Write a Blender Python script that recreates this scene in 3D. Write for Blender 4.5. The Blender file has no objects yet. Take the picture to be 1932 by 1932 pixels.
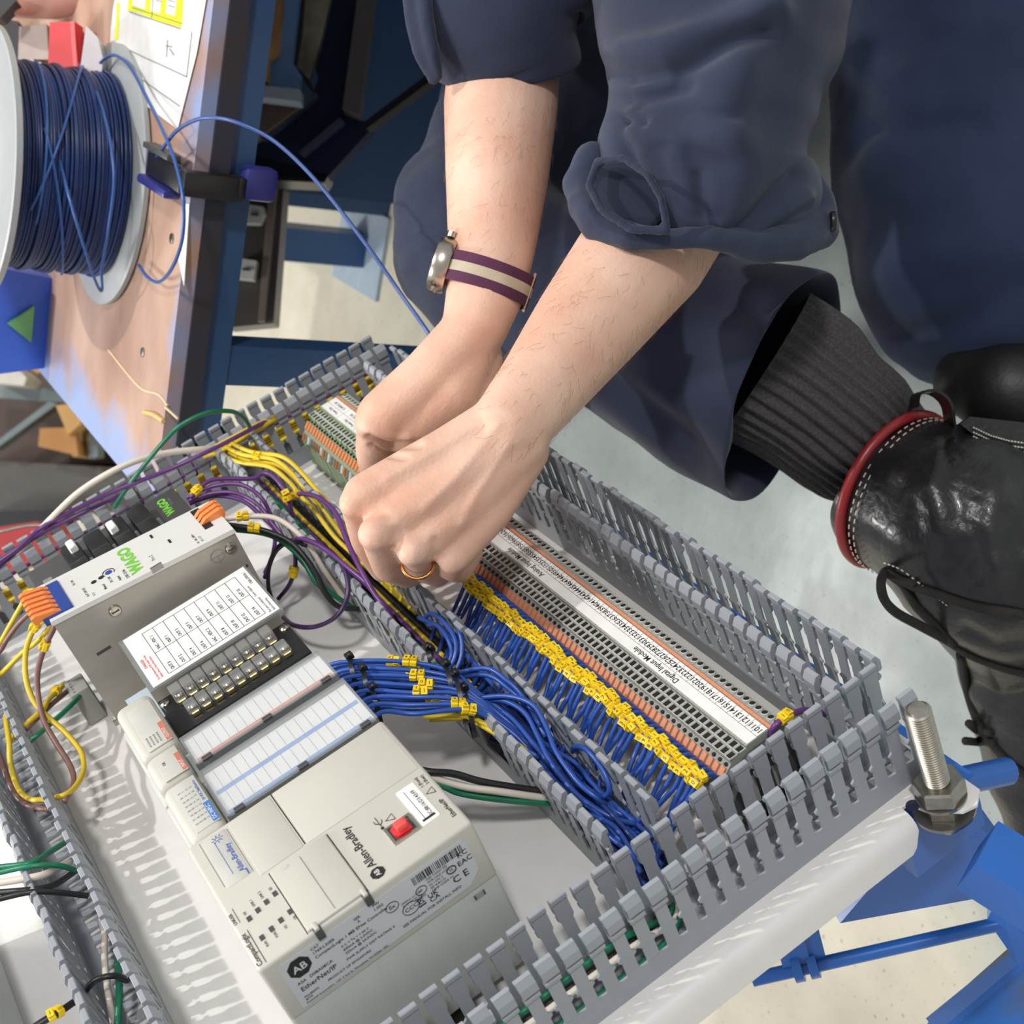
import bpy, bmesh, math, random
from mathutils import Matrix, Vector
random.seed(7)
sc = bpy.context.scene
COL = sc.collection
# ------------------------------------------------------------------ camera
# camera frame: x right, y down, z forward (photo frame); world: X along the panel rail, Z up
F = 2782.0; HC = 1.12
EU = Vector((0.49324633, 0.36736861, -0.78851022))
EV = Vector((0.81230753, -0.51882797, 0.26640949))
EW = Vector((-0.31123067, -0.77191829, -0.55432628))
O0 = Vector((-0.11508708, 0.20733373, 0.66536833))
UP = Vector((-0.84848964, 0.01010322, -0.52911553)).normalized()
XC = (EU - UP*EU.dot(UP)).normalized(); YC = UP.cross(XC)
C2W = Matrix((XC, YC, UP))                      # camera vector -> world vector
def c2w(p): return C2W @ Vector(p) + Vector((0, 0, HC))
def at(px, py, d): return c2w(((px-966)/F*d, (py-966)/F*d, d))
def atz(px, py, z):
    r = C2W @ Vector(((px-966)/F, (py-966)/F, 1)); t = (z-HC)/r.z
    return r*t + Vector((0, 0, HC))
cam = bpy.data.cameras.new('camera'); cam.sensor_width = 36; cam.lens = 36*F/1932
cam.clip_start = 0.02; cam.clip_end = 100
camo = bpy.data.objects.new('camera', cam); COL.objects.link(camo)
R3 = C2W @ Matrix(((1, 0, 0), (0, -1, 0), (0, 0, -1)))
camo.matrix_world = Matrix.Translation((0, 0, HC)) @ R3.to_4x4()
sc.camera = camo
cam.dof.use_dof = True; cam.dof.focus_distance = 0.86; cam.dof.aperture_fstop = 16.0
# panel frame: millimetres along u (rail), v (down the panel), h (out of the plate)
PW = Matrix((C2W @ EU, C2W @ EV, C2W @ EW)).transposed().to_4x4()
PANEL = Matrix.Translation(c2w(O0 - EW*0.110)) @ PW
def pp(px, py, h):                               # photo point at height h over the plate -> panel mm
    r = Vector(((px-966)/F, (py-966)/F, 1)); o = O0 + EW*((h-110)/1000)
    t = EW.dot(o)/EW.dot(r); q = r*t - O0
    return Vector((q.dot(EU)*1000, q.dot(EV)*1000, h))
# ------------------------------------------------------------------ light
world = bpy.data.worlds.new('hall'); sc.world = world; world.use_nodes = True
bg = world.node_tree.nodes['Background']; bg.inputs[0].default_value = (0.93, 0.96, 1.0, 1); bg.inputs[1].default_value = 0.46
def lamp(name, kind, loc, target, energy, size, col=(1, 1, 1)):
    l = bpy.data.lights.new(name, kind); l.energy = energy; l.color = col
    if kind == 'AREA': l.shape = 'DISK'; l.size = size
    o = bpy.data.objects.new(name, l); COL.objects.link(o)
    o.location = loc; d = Vector(target)-Vector(loc); o.rotation_euler = d.to_track_quat('-Z', 'Y').to_euler()
    return o
PC = PANEL @ Vector((-0.15, 0.12, 0))
LD = (PANEL.to_3x3() @ Vector((-14, -41, 60))).normalized()
lamp('high_bay_or_fill_lamp', 'AREA', PC + LD*4.2, PC, 82, 0.12, (1, 0.975, 0.94))
lamp('high_bay_or_fill_lamp', 'AREA', (-2.6, 1.6, 5.0), (-1.0, 0.3, 0), 34, 1.2, (1, 0.98, 0.96))
lamp('high_bay_or_fill_lamp', 'AREA', (-4.6, -2.6, 5.0), (-2.6, -0.6, 0), 150, 1.0, (1, 0.98, 0.96))  # fill lamp added to brighten the floor behind the table
lamp('high_bay_or_fill_lamp', 'AREA', (-1.2, -2.2, 5.6), (-1.2, -0.6, 0.3), 115, 1.0, (1, 0.98, 0.95))  # fill lamp added to lift the floor and tabletop from above
LD2 = (PANEL.to_3x3() @ Vector((34, -6, 60))).normalized()
lamp('high_bay_or_fill_lamp', 'AREA', PC + LD2*8.0, PC, 260, 0.7, (1, 0.98, 0.96))
sc.view_settings.view_transform = 'Standard'; sc.view_settings.look = 'None'
sc.view_settings.exposure = 0.02; sc.view_settings.gamma = 1.0; sc.view_settings.use_curve_mapping = False
# ------------------------------------------------------------------ materials
def lin(c):
    c = c/255.0
    return c/12.92 if c <= 0.04045 else ((c+0.055)/1.055)**2.4
MATS = {}
def mat(name, rgb, rough=0.5, metal=0.0, var=0.08, scale=60.0, bump=0.0, bscale=None, spec=0.5, alpha=1.0, trans=0.0, rgb2=None, coat=0.0, stretch=None, sheen=0.0, sss=0.0, emit=0.0):
    if name in MATS: return MATS[name]
    m = bpy.data.materials.new(name); m.use_nodes = True; nt = m.node_tree; N = nt.nodes; L = nt.links
    b = N['Principled BSDF']
    c = tuple(lin(x) for x in rgb); c2 = tuple(lin(x) for x in rgb2) if rgb2 else tuple(max(0, x*(1-var)) for x in c)
    tc = N.new('ShaderNodeTexCoord'); src = tc.outputs['Object']
    if stretch:
        mp = N.new('ShaderNodeMapping'); mp.inputs['Scale'].default_value = stretch; L.new(src, mp.inputs[0]); src = mp.outputs[0]
    nz = N.new('ShaderNodeTexNoise'); nz.inputs['Scale'].default_value = scale; nz.inputs['Detail'].default_value = 4
    L.new(src, nz.inputs['Vector'])
    rp = N.new('ShaderNodeValToRGB'); rp.color_ramp.elements[0].position = 0.36; rp.color_ramp.elements[1].position = 0.64
    rp.color_ramp.elements[0].color = c2+(1,); rp.color_ramp.elements[1].color = c+(1,)
    L.new(nz.outputs[0], rp.inputs[0]); L.new(rp.outputs[0], b.inputs['Base Color'])
    b.inputs['Roughness'].default_value = rough; b.inputs['Metallic'].default_value = metal
    b.inputs['Specular IOR Level'].default_value = spec; b.inputs['Alpha'].default_value = alpha
    b.inputs['Transmission Weight'].default_value = trans; b.inputs['Coat Weight'].default_value = coat
    b.inputs['Sheen Weight'].default_value = sheen
    if sss: b.inputs['Subsurface Weight'].default_value = sss; b.inputs['Subsurface Radius'].default_value = (0.008, 0.003, 0.0015); b.inputs['Subsurface Scale'].default_value = 1.0
    if emit: b.inputs['Emission Strength'].default_value = emit
    if bump:
        n2 = N.new('ShaderNodeTexNoise'); n2.inputs['Scale'].default_value = bscale or scale*3; n2.inputs['Detail'].default_value = 5
        L.new(src, n2.inputs['Vector'])
        bp = N.new('ShaderNodeBump'); bp.inputs['Strength'].default_value = bump; bp.inputs['Distance'].default_value = 0.002
        L.new(n2.outputs[0], bp.inputs['Height']); L.new(bp.outputs[0], b.inputs['Normal'])
    MATS[name] = m; return m
M_WHITE = mat('white_powder_coat', (228, 225, 221), 0.35, var=0.03, bump=0.02, bscale=900)
M_DUCT = mat('duct_grey_pvc', (152, 156, 162), 0.45, var=0.05, bump=0.02, bscale=700)
M_BEIGE = mat('device_beige_plastic', (192, 189, 178), 0.5, var=0.02, bump=0.05, bscale=2500)
M_BEIGE2 = mat('device_side_grey_plastic', (190, 193, 187), 0.55, var=0.03, bump=0.08, bscale=2500)
M_CARD = mat('printed_card_white', (212, 211, 209), 0.6, var=0.02)
M_SILVER = mat('silver_label', (196, 198, 200), 0.4, var=0.03)
M_INK = mat('black_ink', (26, 26, 28), 0.6)
M_GREYINK = mat('grey_ink', (120, 120, 122), 0.6)
M_RED_INK = mat('red_ink', (200, 70, 70), 0.6)
M_BLUE_INK = mat('blue_ink', (60, 90, 170), 0.6)
M_BLUEBAR = mat('light_blue_print', (84, 134, 190), 0.6)
M_ORBAR = mat('salmon_print', (190, 112, 88), 0.6)
M_GREENINK = mat('green_print', (118, 196, 62), 0.5)
M_BLACK = mat('black_plastic', (30, 30, 31), 0.35, bump=0.03)
M_DARK = mat('dark_grey_plastic', (72, 72, 71), 0.45)
M_CLEAR = mat('clear_plastic', (240, 243, 243), 0.08, alpha=0.16, spec=0.6)
M_SMOKE = mat('smoked_clear_plastic', (150, 155, 155), 0.1, alpha=0.45, spec=0.6)
M_STEEL = mat('steel', (168, 164, 156), 0.3, metal=1.0, var=0.15, scale=200)
M_NICKEL = mat('zinc_plated', (200, 194, 180), 0.25, metal=1.0, var=0.1, scale=300)
M_PSU = mat('psu_sheet_metal', (182, 176, 166), 0.42, metal=0.5, var=0.12, scale=14, stretch=(1, 1, 4))
M_ORANGE = mat('orange_plastic', (246, 142, 74), 0.4, var=0.05)
M_ORANGE2 = mat('dull_orange_plastic', (226, 146, 106), 0.45, var=0.08)
M_NAVYP = mat('navy_plastic', (40, 70, 150), 0.4)
M_TERM = mat('terminal_grey', (160, 160, 153), 0.45, var=0.06)
M_TERMG = mat('terminal_grey_green', (158, 168, 142), 0.45, var=0.08)
M_YELGRN = mat('terminal_green_plastic', (120, 176, 84), 0.45)
M_YELLOW = mat('marker_yellow', (246, 210, 30), 0.45, var=0.06)
W_BLUE = mat('wire_blue', (46, 84, 168), 0.32, var=0.12, scale=40)
W_DBLUE = mat('wire_dark_blue', (36, 62, 128), 0.4, var=0.1, scale=40)
W_PURPLE = mat('wire_purple', (104, 58, 124), 0.32, var=0.1, scale=40)
W_YELLOW = mat('wire_yellow', (222, 192, 48), 0.4, var=0.12, scale=40)
W_BLACK = mat('wire_black', (34, 34, 36), 0.4)
W_WHITE = mat('wire_white', (222, 212, 198), 0.4, var=0.05)
W_BROWN = mat('wire_brown', (128, 92, 86), 0.4, var=0.1)
W_GREEN = mat('wire_green', (22, 122, 88), 0.35, rgb2=(22, 110, 78))
M_RED = mat('red_plastic', (222, 52, 58), 0.35)
# ------------------------------------------------------------------ mesh helpers
class Frame:
    def __init__(s, M, k): s.M = M; s.k = k
FP = Frame(PANEL, 0.001); FW = Frame(Matrix.Identity(4), 1.0)
BASE = {}
def tag(o, label=None, cat=None, group=None, kind=None):
    if label: o['label'] = label
    if cat: o['category'] = cat
    if group: o['group'] = group
    if kind: o['kind'] = kind
    return o
def thing(name, label, cat, base=(0, 0, 0), frame=FP, group=None, kind=None):
    o = bpy.data.objects.new(name, None); COL.objects.link(o); o.empty_display_size = 0.01
    base = Vector(base); o.matrix_world = frame.M @ Matrix.Translation(base*frame.k)
    BASE[o.name] = (base, frame); return tag(o, label, cat, group, kind)
def link(name, me, parent=None, loc=None, mtx=None):
    o = bpy.data.objects.new(name, me); COL.objects.link(o)
    if parent is not None: o.parent = parent
    if mtx is not None: o.matrix_local = mtx
    elif loc is not None: o.location = loc
    return o
class MB:
    def __init__(s): s.v = []; s.f = []; s.m = []; s.mi = 0
    def add(s, vs, fs):
        n = len(s.v); s.v += [Vector(x) for x in vs]; s.f += [tuple(i+n for i in q) for q in fs]; s.m += [s.mi]*len(fs); return s
    def box(s, x0, x1, y0, y1, z0, z1):
        return s.add([(x0,y0,z0),(x1,y0,z0),(x1,y1,z0),(x0,y1,z0),(x0,y0,z1),(x1,y0,z1),(x1,y1,z1),(x0,y1,z1)],
            [(0,3,2,1),(4,5,6,7),(0,1,5,4),(1,2,6,5),(2,3,7,6),(3,0,4,7)])
    def rbox(s, x0, x1, y0, y1, z0, z1, r=1.0, seg=2):
        bm = bmesh.new(); bmesh.ops.create_cube(bm, size=1)
        for v in bm.verts: v.co = Vector(((x0+x1)/2+v.co.x*(x1-x0), (y0+y1)/2+v.co.y*(y1-y0), (z0+z1)/2+v.co.z*(z1-z0)))
        bmesh.ops.bevel(bm, geom=list(bm.edges), offset=min(r, 0.49*min(x1-x0, y1-y0, z1-z0)), segments=seg, profile=0.5, affect='EDGES', clamp_overlap=True)
        bm.verts.ensure_lookup_table(); bm.verts.index_update()
        s.add([v.co.copy() for v in bm.verts], [tuple(v.index for v in f.verts) for f in bm.faces]); bm.free(); return s
    def prism(s, poly, a, t0, t1):            # poly of 2-D points; a maps (p, q, t) -> xyz
        n = len(poly); vs = [a(p, q, t0) for p, q in poly]+[a(p, q, t1) for p, q in poly]
        return s.add(vs, [tuple(range(n))[::-1], tuple(range(n, 2*n))]+[(i, (i+1) % n, n+(i+1) % n, n+i) for i in range(n)])
    def hexa(s, a, b):                        # two quads (4 points each) -> solid
        return s.add(list(a)+list(b), [(0,3,2,1),(4,5,6,7),(0,1,5,4),(1,2,6,5),(2,3,7,6),(3,0,4,7)])
    def loft(s, rings, caps=True):
        n = len(rings[0]); b = len(s.v); vs = [p for r in rings for p in r]; fs = []
        for i in range(len(rings)-1):
            for j in range(n): fs.append((i*n+j, i*n+(j+1) % n, (i+1)*n+(j+1) % n, (i+1)*n+j))
        if caps: fs += [tuple(range(n))[::-1], tuple(range((len(rings)-1)*n, len(rings)*n))]
        return s.add(vs, fs)
    def tube(s, pts, r, n=6, caps=True, rad=None):
        pts = [Vector(p) for p in pts]; fr = frames(pts); rings = []
        for i, p in enumerate(pts):
            a, b = fr[i]; rr = rad[i] if rad else r
            rings.append([p+a*(rr*math.cos(2*math.pi*k/n))+b*(rr*math.sin(2*math.pi*k/n)) for k in range(n)])
        return s.loft(rings, caps)
    def cyl(s, p0, p1, r0, r1=None, n=16):
        return s.tube([p0, p1], r0, n, True, [r0, r0 if r1 is None else r1])
    def lathe(s, prof, c, ax, n=24):          # prof (r, t) along axis ax from c
        ax = Vector(ax).normalized(); c = Vector(c); a = ax.orthogonal().normalized(); b = ax.cross(a)
        return s.loft([[c+ax*t+a*(r*math.cos(2*math.pi*k/n))+b*(r*math.sin(2*math.pi*k/n)) for k in range(n)] for r, t in prof])
    def mesh(s, name, mats, base=Vector((0, 0, 0)), k=1.0, smooth=False):
        me = bpy.data.meshes.new(name); me.from_pydata([(v-base)*k for v in s.v], [], s.f)
        for m in (mats if isinstance(mats, (list, tuple)) else [mats]): me.materials.append(m)
        if any(s.m): me.polygons.foreach_set('material_index', s.m)
        if smooth:
            me.polygons.foreach_set('use_smooth', [True]*len(me.polygons))
            if smooth != 'all': me.set_sharp_from_angle(angle=math.radians(40))
        me.update(); return me
    def build(s, name, mats, parent=None, smooth=False, frame=FP, base=None, label=None):
        if parent is not None:
            b, fr = BASE[parent.name]; o = link(name, s.mesh(name, mats, b, fr.k, smooth), parent); BASE[o.name] = (b, fr)
        else:
            b = Vector(base) if base is not None else sum(s.v, Vector())/len(s.v)
            o = link(name, s.mesh(name, mats, b, frame.k, smooth)); o.matrix_world = frame.M @ Matrix.Translation(b*frame.k); BASE[o.name] = (b, frame)
        if label: o['label'] = label
        return o
def frames(pts):
    out = []; prev = None
    for i in range(len(pts)):
        t = (pts[min(i+1, len(pts)-1)]-pts[max(i-1, 0)])
        t = t.normalized() if t.length > 1e-9 else Vector((0, 0, 1))
        a = (prev - t*prev.dot(t)) if prev is not None else t.orthogonal()
        if a.length < 1e-6: a = t.orthogonal()
        a.normalize(); prev = a; out.append((a, t.cross(a)))
    return out
def spline(pts, n=6):
    pts = [Vector(p) for p in pts]
    if len(pts) < 3: return [pts[0].lerp(pts[-1], i/n) for i in range(n+1)]
    q = [pts[0]*2-pts[1]]+pts+[pts[-1]*2-pts[-2]]; out = []
    for i in range(1, len(q)-2):
        p0, p1, p2, p3 = q[i-1:i+3]
        for k in range(n):
            t = k/n; out.append(0.5*((2*p1)+(p2-p0)*t+(2*p0-5*p1+4*p2-p3)*t*t+(3*p1-p0-3*p2+p3)*t**3))
    return out+[pts[-1]]
TXT = {}
def text_mesh(s, size, align='LEFT', m=M_INK, k=0.001, bold=0.0):
    key = (s, size, align, m.name, k, bold)
    if key in TXT: return TXT[key]
    cu = bpy.data.curves.new('t', 'FONT'); cu.body = s; cu.size = size*k; cu.align_x = align; cu.align_y = 'CENTER'; cu.resolution_u = 2; cu.offset = bold*size*k
    o = bpy.data.objects.new('t', cu); COL.objects.link(o)
    bpy.context.view_layer.update()
    me = bpy.data.meshes.new_from_object(o.evaluated_get(bpy.context.evaluated_depsgraph_get()))
    bpy.data.objects.remove(o); me.materials.clear(); me.materials.append(m); me.name = 'printed_text'; TXT[key] = me; return me
def basis(r, up, loc):
    r = Vector(r).normalized(); up = Vector(up).normalized(); n = r.cross(up)
    return Matrix.Translation(loc) @ Matrix((r, up, n)).transposed().to_4x4()
def print_text(parent, s, loc, size, r=(-1, 0, 0), up=(0, -1, 0), align='LEFT', m=M_INK, name='printed_text', bold=0.012):
    b, fr = BASE[parent.name]
    return link(name, text_mesh(s, size, align, m, fr.k, bold), parent, mtx=basis(r, up, (Vector(loc)-b)*fr.k))
def ellipse_ring(c, a, b, ra, rb, n): return [c+a*(ra*math.cos(2*math.pi*k/n))+b*(rb*math.sin(2*math.pi*k/n)) for k in range(n)]
def wire(name, label, pts, r, m, group=None, frame=FP, n=6, seg=6, cat='wire'):
    mb = MB(); mb.tube(spline(pts, seg), r, n); o = mb.build(name, m, None, 'all', frame, base=pts[0]); return tag(o, label, cat, group)
def panel_quad(mb, u0, u1, v0, v1, h, t=0.15): return mb.box(u0, u1, v0, v1, h, h+t)
# ------------------------------------------------------------------ setting: floor
def floor_material():
    m = bpy.data.materials.new('two_tone_concrete'); m.use_nodes = True; nt = m.node_tree; N = nt.nodes; L = nt.links; b = N['Principled BSDF']
    tc = N.new('ShaderNodeTexCoord'); P = tc.outputs['Object']
    def noise(s, d=4, r=0.55):
        n = N.new('ShaderNodeTexNoise'); n.inputs['Scale'].default_value = s; n.inputs['Detail'].default_value = d; n.inputs['Roughness'].default_value = r; L.new(P, n.inputs['Vector']); return n.outputs[0]
    def ramp(src, p0, c0, p1, c1):
        r = N.new('ShaderNodeValToRGB'); e = r.color_ramp.elements; e[0].position = p0; e[0].color = c0; e[1].position = p1; e[1].color = c1; L.new(src, r.inputs[0]); return r.outputs[0]
    def mix(f, a, c):
        x = N.new('ShaderNodeMix'); x.data_type = 'RGBA'; L.new(f, x.inputs[0]); 
        for s, i in ((a, 6), (c, 7)):
            if hasattr(s, 'is_linked') or hasattr(s, 'links'): L.new(s, x.inputs[i])
            else: x.inputs[i].default_value = s
        return x.outputs[2]
    C = lambda r, g, bl: (lin(r), lin(g), lin(bl), 1)
    cream = ramp(noise(9), 0.3, C(192, 185, 164), 0.7, C(210, 204, 184))
    green = ramp(noise(14), 0.3, C(140, 149, 146), 0.7, C(160, 169, 163))
    # grey-green band, soft-edged with ragged borders
    sp = N.new('ShaderNodeSeparateXYZ'); L.new(P, sp.inputs[0])
    ma = N.new('ShaderNodeMath'); ma.operation = 'MULTIPLY_ADD'; L.new(noise(5, 5, 0.65), ma.inputs[0]); ma.inputs[1].default_value = 0.55; L.new(sp.outputs[0], ma.inputs[2])
    f1 = ramp(ma.outputs[0], 0.0, (0, 0, 0, 1), 1.0, (1, 1, 1, 1))
    band = N.new('ShaderNodeMapRange'); L.new(ma.outputs[0], band.inputs[0]); band.inputs[1].default_value = -1.75; band.inputs[2].default_value = -1.5; band.inputs[3].default_value = 0; band.inputs[4].default_value = 1
    mb2 = N.new('ShaderNodeMath'); mb2.operation = 'MULTIPLY_ADD'; L.new(noise(4, 5, 0.6), mb2.inputs[0]); mb2.inputs[1].default_value = 0.35; L.new(sp.outputs[1], mb2.inputs[2])
    band2 = N.new('ShaderNodeMapRange'); L.new(mb2.outputs[0], band2.inputs[0]); band2.inputs[1].default_value = -0.62; band2.inputs[2].default_value = -0.48; band2.inputs[3].default_value = 0; band2.inputs[4].default_value = 1
    mu = N.new('ShaderNodeMath'); mu.operation = 'MULTIPLY'; L.new(band.outputs[0], mu.inputs[0]); L.new(band2.outputs[0], mu.inputs[1])
    col = mix(mu.outputs[0], cream, green)
    speck = ramp(noise(160, 2, 0.4), 0.66, (0, 0, 0, 1), 0.74, (0.55, 0.55, 0.55, 1))
    col = mix(speck, col, C(110, 104, 88))
    stain = ramp(noise(22, 6, 0.7), 0.62, (0, 0, 0, 1), 0.8, (0.35, 0.35, 0.35, 1))
    col = mix(stain, col, C(140, 134, 118))
    L.new(col, b.inputs['Base Color'])
    rr = ramp(noise(6), 0.3, (0.28,)*3+(1,), 0.7, (0.45,)*3+(1,)); L.new(rr, b.inputs['Roughness'])
    bp = N.new('ShaderNodeBump'); bp.inputs['Strength'].default_value = 0.08; bp.inputs['Distance'].default_value = 0.003; L.new(noise(60, 5), bp.inputs['Height']); L.new(bp.outputs[0], b.inputs['Normal'])
    return m
mb = MB(); mb.box(-9, 2.5, -6, 5, -0.05, 0); tag(mb.build('floor', floor_material(), None, False, FW, base=(0, 0, 0)), 'cream and grey-green concrete workshop floor', None, None, 'structure')
mb = MB(); mb.box(-9.2, -9, -6, 5, 0, 6); tag(mb.build('wall_back', mat('hall_wall_grey', (176, 176, 170), 0.8, var=.05, scale=2), None, False, FW, base=(-9, 0, 0)), 'plain grey far wall of the workshop hall', None, None, 'structure')
# ------------------------------------------------------------------ mounting plate
PL = thing('mounting_plate', 'large white metal mounting plate with folded edge carrying all the wiring', 'panel', (0, 0, 0))
mb = MB(); mb.prism([(-622, -260), (60, -260), (60, 313), (62, 316), (70, 318), (84, 330), (86, 338), (80, 346), (-622, 346)], lambda p, q, t: (p, q, t), -2, 0)
mb.build('face_sheet', M_WHITE, PL)
mb = MB(); prof = [(60, 0), (64, -0.6), (67.5, -2.2), (69.5, -5), (70.5, -9), (71.0, -22), (69.0, -22), (68.5, -9), (67.7, -5.8), (66.3, -3.8), (63.4, -2.5), (60, -2)]
rings = [[(p, v, q) for p, q in prof] for v in (-260, 304, 311)]
rings[2] = [(p, v+(0 if q > -16 else -4), max(q, -19)) for (p, v, q) in rings[2]]
mb.loft([[Vector(x) for x in r] for r in rings]); mb.build('folded_lip', M_WHITE, PL, True)
mb = MB(); mb.cyl((62.7, 316, -0.6), (62.7, 316, 0.12), 3.6, n=20); mb.build('mounting_hole', mat('hole_shade_dark', (32, 38, 62), 0.8), PL)  # disc with no bore cut; the hole's shade is put into its colour
for (u, v) in [(45, 250), (58, 262), (56, 143)]:
    pass
# ------------------------------------------------------------------ slotted cable ducts
def finger_mesh():
    mb = MB(); half = [(6.25, 14), (4.0, 14), (3.6, 15.5), (3.6, 25), (5.3, 26.4), (5.3, 27.6), (3.4, 29.4), (3.4, 42.5), (4.4, 44.6), (4.4, 60)]
    half = half[1:]
    poly = [(x, z) for x, z in half]+[(-x, z) for x, z in half[::-1]]
    mb.prism(poly, lambda p, q, t: (p, t, q), -0.7, 0.7)
    mb.prism([(-1.7, 60.0), (-1.2, 60.6), (1.2, 60.6), (3.6, 56.4), (3.6, 50.6), (2.6, 49.6), (0.6, 49.6), (0.6, 57.6), (-1.7, 57.6)], lambda p, q, t: (t, p, q), -4.6, 4.6)
    mb.prism([(0.6, 47.8), (2.3, 46.8), (2.3, 45.0), (0.6, 43.6)], lambda p, q, t: (t, p, q), -4.5, 4.5)
    return mb.mesh('duct_finger', M_DUCT, k=0.001)
FINGER = finger_mesh()
def duct(label, axis, s0, s1, c0, c1, group='slotted grey cable ducts', skip=()):
    mid = (c0+c1)/2; L = s1-s0
    base = ((s0+s1)/2, mid, 0) if axis == 'u' else (mid, (s0+s1)/2, 0)
    t = thing('cable_duct', label, 'cable duct', base, group=group)
    mp = (lambda s, c, h: (s, c, h)) if axis == 'u' else (lambda s, c, h: (c, s, h))
    ch = MB()
    def bx(a0, a1, b0, b1, h0, h1):
        p = [mp(a0, b0, h0), mp(a1, b1, h1)]; ch.box(min(p[0][0], p[1][0]), max(p[0][0], p[1][0]), min(p[0][1], p[1][1]), max(p[0][1], p[1][1]), h0, h1)
    bx(s0, s1, c0-0.7, c0+0.7, 0, 14.4); bx(s0, s1, c1-0.7, c1+0.7, 0, 14.4)
    bx(s0, s1, c0+0.7, c0+8, 0.2, 1.6); bx(s0, s1, c1-8, c1-0.7, 0.2, 1.6)
    n = int(L//12.5)
    for i in range(n+1):
        x = s0+i*12.5; bx(x, min(x+8, s1), c0+8, c1-8, 0.2, 1.6)
    ch.build('base_channel', M_DUCT, t)
    for side, c in ((-1, c0), (1, c1)):
        for i in range(n):
            if (side, i) in skip: continue
            s = s0+6.25+i*12.5
            p = (Vector(mp(s, c, 0))-Vector(base))*0.001
            ax = Vector(mp(1, 0, 0)); ay = Vector(mp(0, side, 0)); az = Vector((0, 0, 1))
            jt = random.uniform(-0.02, 0.02)
            mt = Matrix((ax, ay, az)).transposed().to_4x4()
            link('finger', FINGER, t, mtx=Matrix.Translation(p) @ mt @ Matrix.Rotation(jt, 4, 'X') @ Matrix.Rotation(random.uniform(-.015, .015), 4, 'Z'))
    return t
duct('grey slotted cable duct along the near plate edge beside the tall bolt', 'v', -222, 341, 25, 51)
duct('grey slotted cable duct filled with blue wires between controller and terminal row', 'u', -565, 22, 174, 202, skip={(-1, 32), (-1, 34), (-1, 35)})
duct('empty grey slotted cable duct on the plate edge next to the boot', 'u', -565, 24, 315, 341)
duct('grey slotted cable duct with white and green wires left of the controller', 'u', -565, 22, -85, -57)
duct('grey slotted cable duct holding yellow wires on the far plate edge', 'v', -110, 341, -601, -576)
# duct and rail screws
def pan_screw(label, u, v, h, r=5.5, group='slotted pan head screws', name='screw'):
    t = thing(name, label, 'screw', (u, v, h), group=group)
    mb = MB(); mb.lathe([(r, 0), (r, 1.0), (r*0.85, 2.2), (r*0.5, 3.0), (0.05, 3.2)], (u, v, h), (0, 0, 1), 20); mb.build('head', M_NICKEL, t, True)
    mb = MB(); a = 0.7; d = Vector((math.cos(a), math.sin(a), 0)); e = Vector((-d.y, d.x, 0)); c = Vector((u, v, h))
    q = [c+d*r*.85+e*.55, c-d*r*.85+e*.55, c-d*r*.85-e*.55, c+d*r*.85-e*.55]
    mb.hexa([x+Vector((0, 0, 2.6)) for x in q], [x+Vector((0, 0, 3.28)) for x in q]); mb.build('slot', M_BLACK, t)
    mb = MB(); mb.lathe([(r+2, -1), (r+2, 0), (r*.9, 0.1)], (u, v, h), (0, 0, 1), 20); mb.build('washer', M_NICKEL, t)
pan_screw('slotted screw on washer inside the duct corner by the green wire', *pp(1206, 1620, 5).to_tuple())
# corner bolt
b = (69, 330, 0)
t = thing('stud_bolt', 'tall threaded steel stud with hex nut at the plate corner', 'bolt', b)
mb = MB(); prof = [(6.6, -24), (6.6, 4)]
h = 4
while h < 66: prof += [(5.4, h+0.1), (6.7, h+0.9), (6.7, h+1.15), (5.4, h+1.75)]; h += 1.75
prof += [(5.6, 66.5), (4.6, 68.5), (0.05, 69)]
mb.lathe(prof, b, (0.02, -0.05, 1), 20); mb.build('threaded_rod', M_NICKEL, t, True)
mb = MB(); mb.lathe([(12.4, 1.8), (13.4, 3.0), (13.4, 11.5), (12.0, 12.6), (6.7, 12.6)], b, (0, 0, 1), 6); mb.build('hex_nut', M_STEEL, t)
mb = MB(); mb.lathe([(13.2, 0.1), (13.2, 1.8)], b, (0, 0, 1), 32); mb.build('washer', M_STEEL, t, True)
mb = MB(); mb.lathe([(16.2, -10.5), (16.2, -8.4), (7, -8.3)], b, (0, 0, 1), 32); mb.lathe([(11.5, -8.2), (11.5, -2.2)], b, (0, 0, 1), 6); mb.build('lower_washer', M_STEEL, t, True)
# ------------------------------------------------------------------ mounting rails
def rail(label, u0, u1, vc):
    mb = MB(); mb.prism([(vc-17.5, 7.5), (vc-12.5, 7.5), (vc-12.5, 1.2), (vc+12.5, 1.2), (vc+12.5, 7.5), (vc+17.5, 7.5), (vc+17.5, 6.3), (vc+13.7, 6.3), (vc+13.7, 0), (vc-13.7, 0), (vc-13.7, 6.3), (vc-17.5, 6.3)], lambda p, q, t: (t, p, q), u0, u1)
    return tag(mb.build('mounting_rail', M_STEEL, None, False, base=(u0, vc, 0)), label, 'rail')
rail('steel top-hat rail under the long terminal row', -560, 14, 263)
rail('steel top-hat rail under the controller and its modules', -480, 6, 59)
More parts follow.
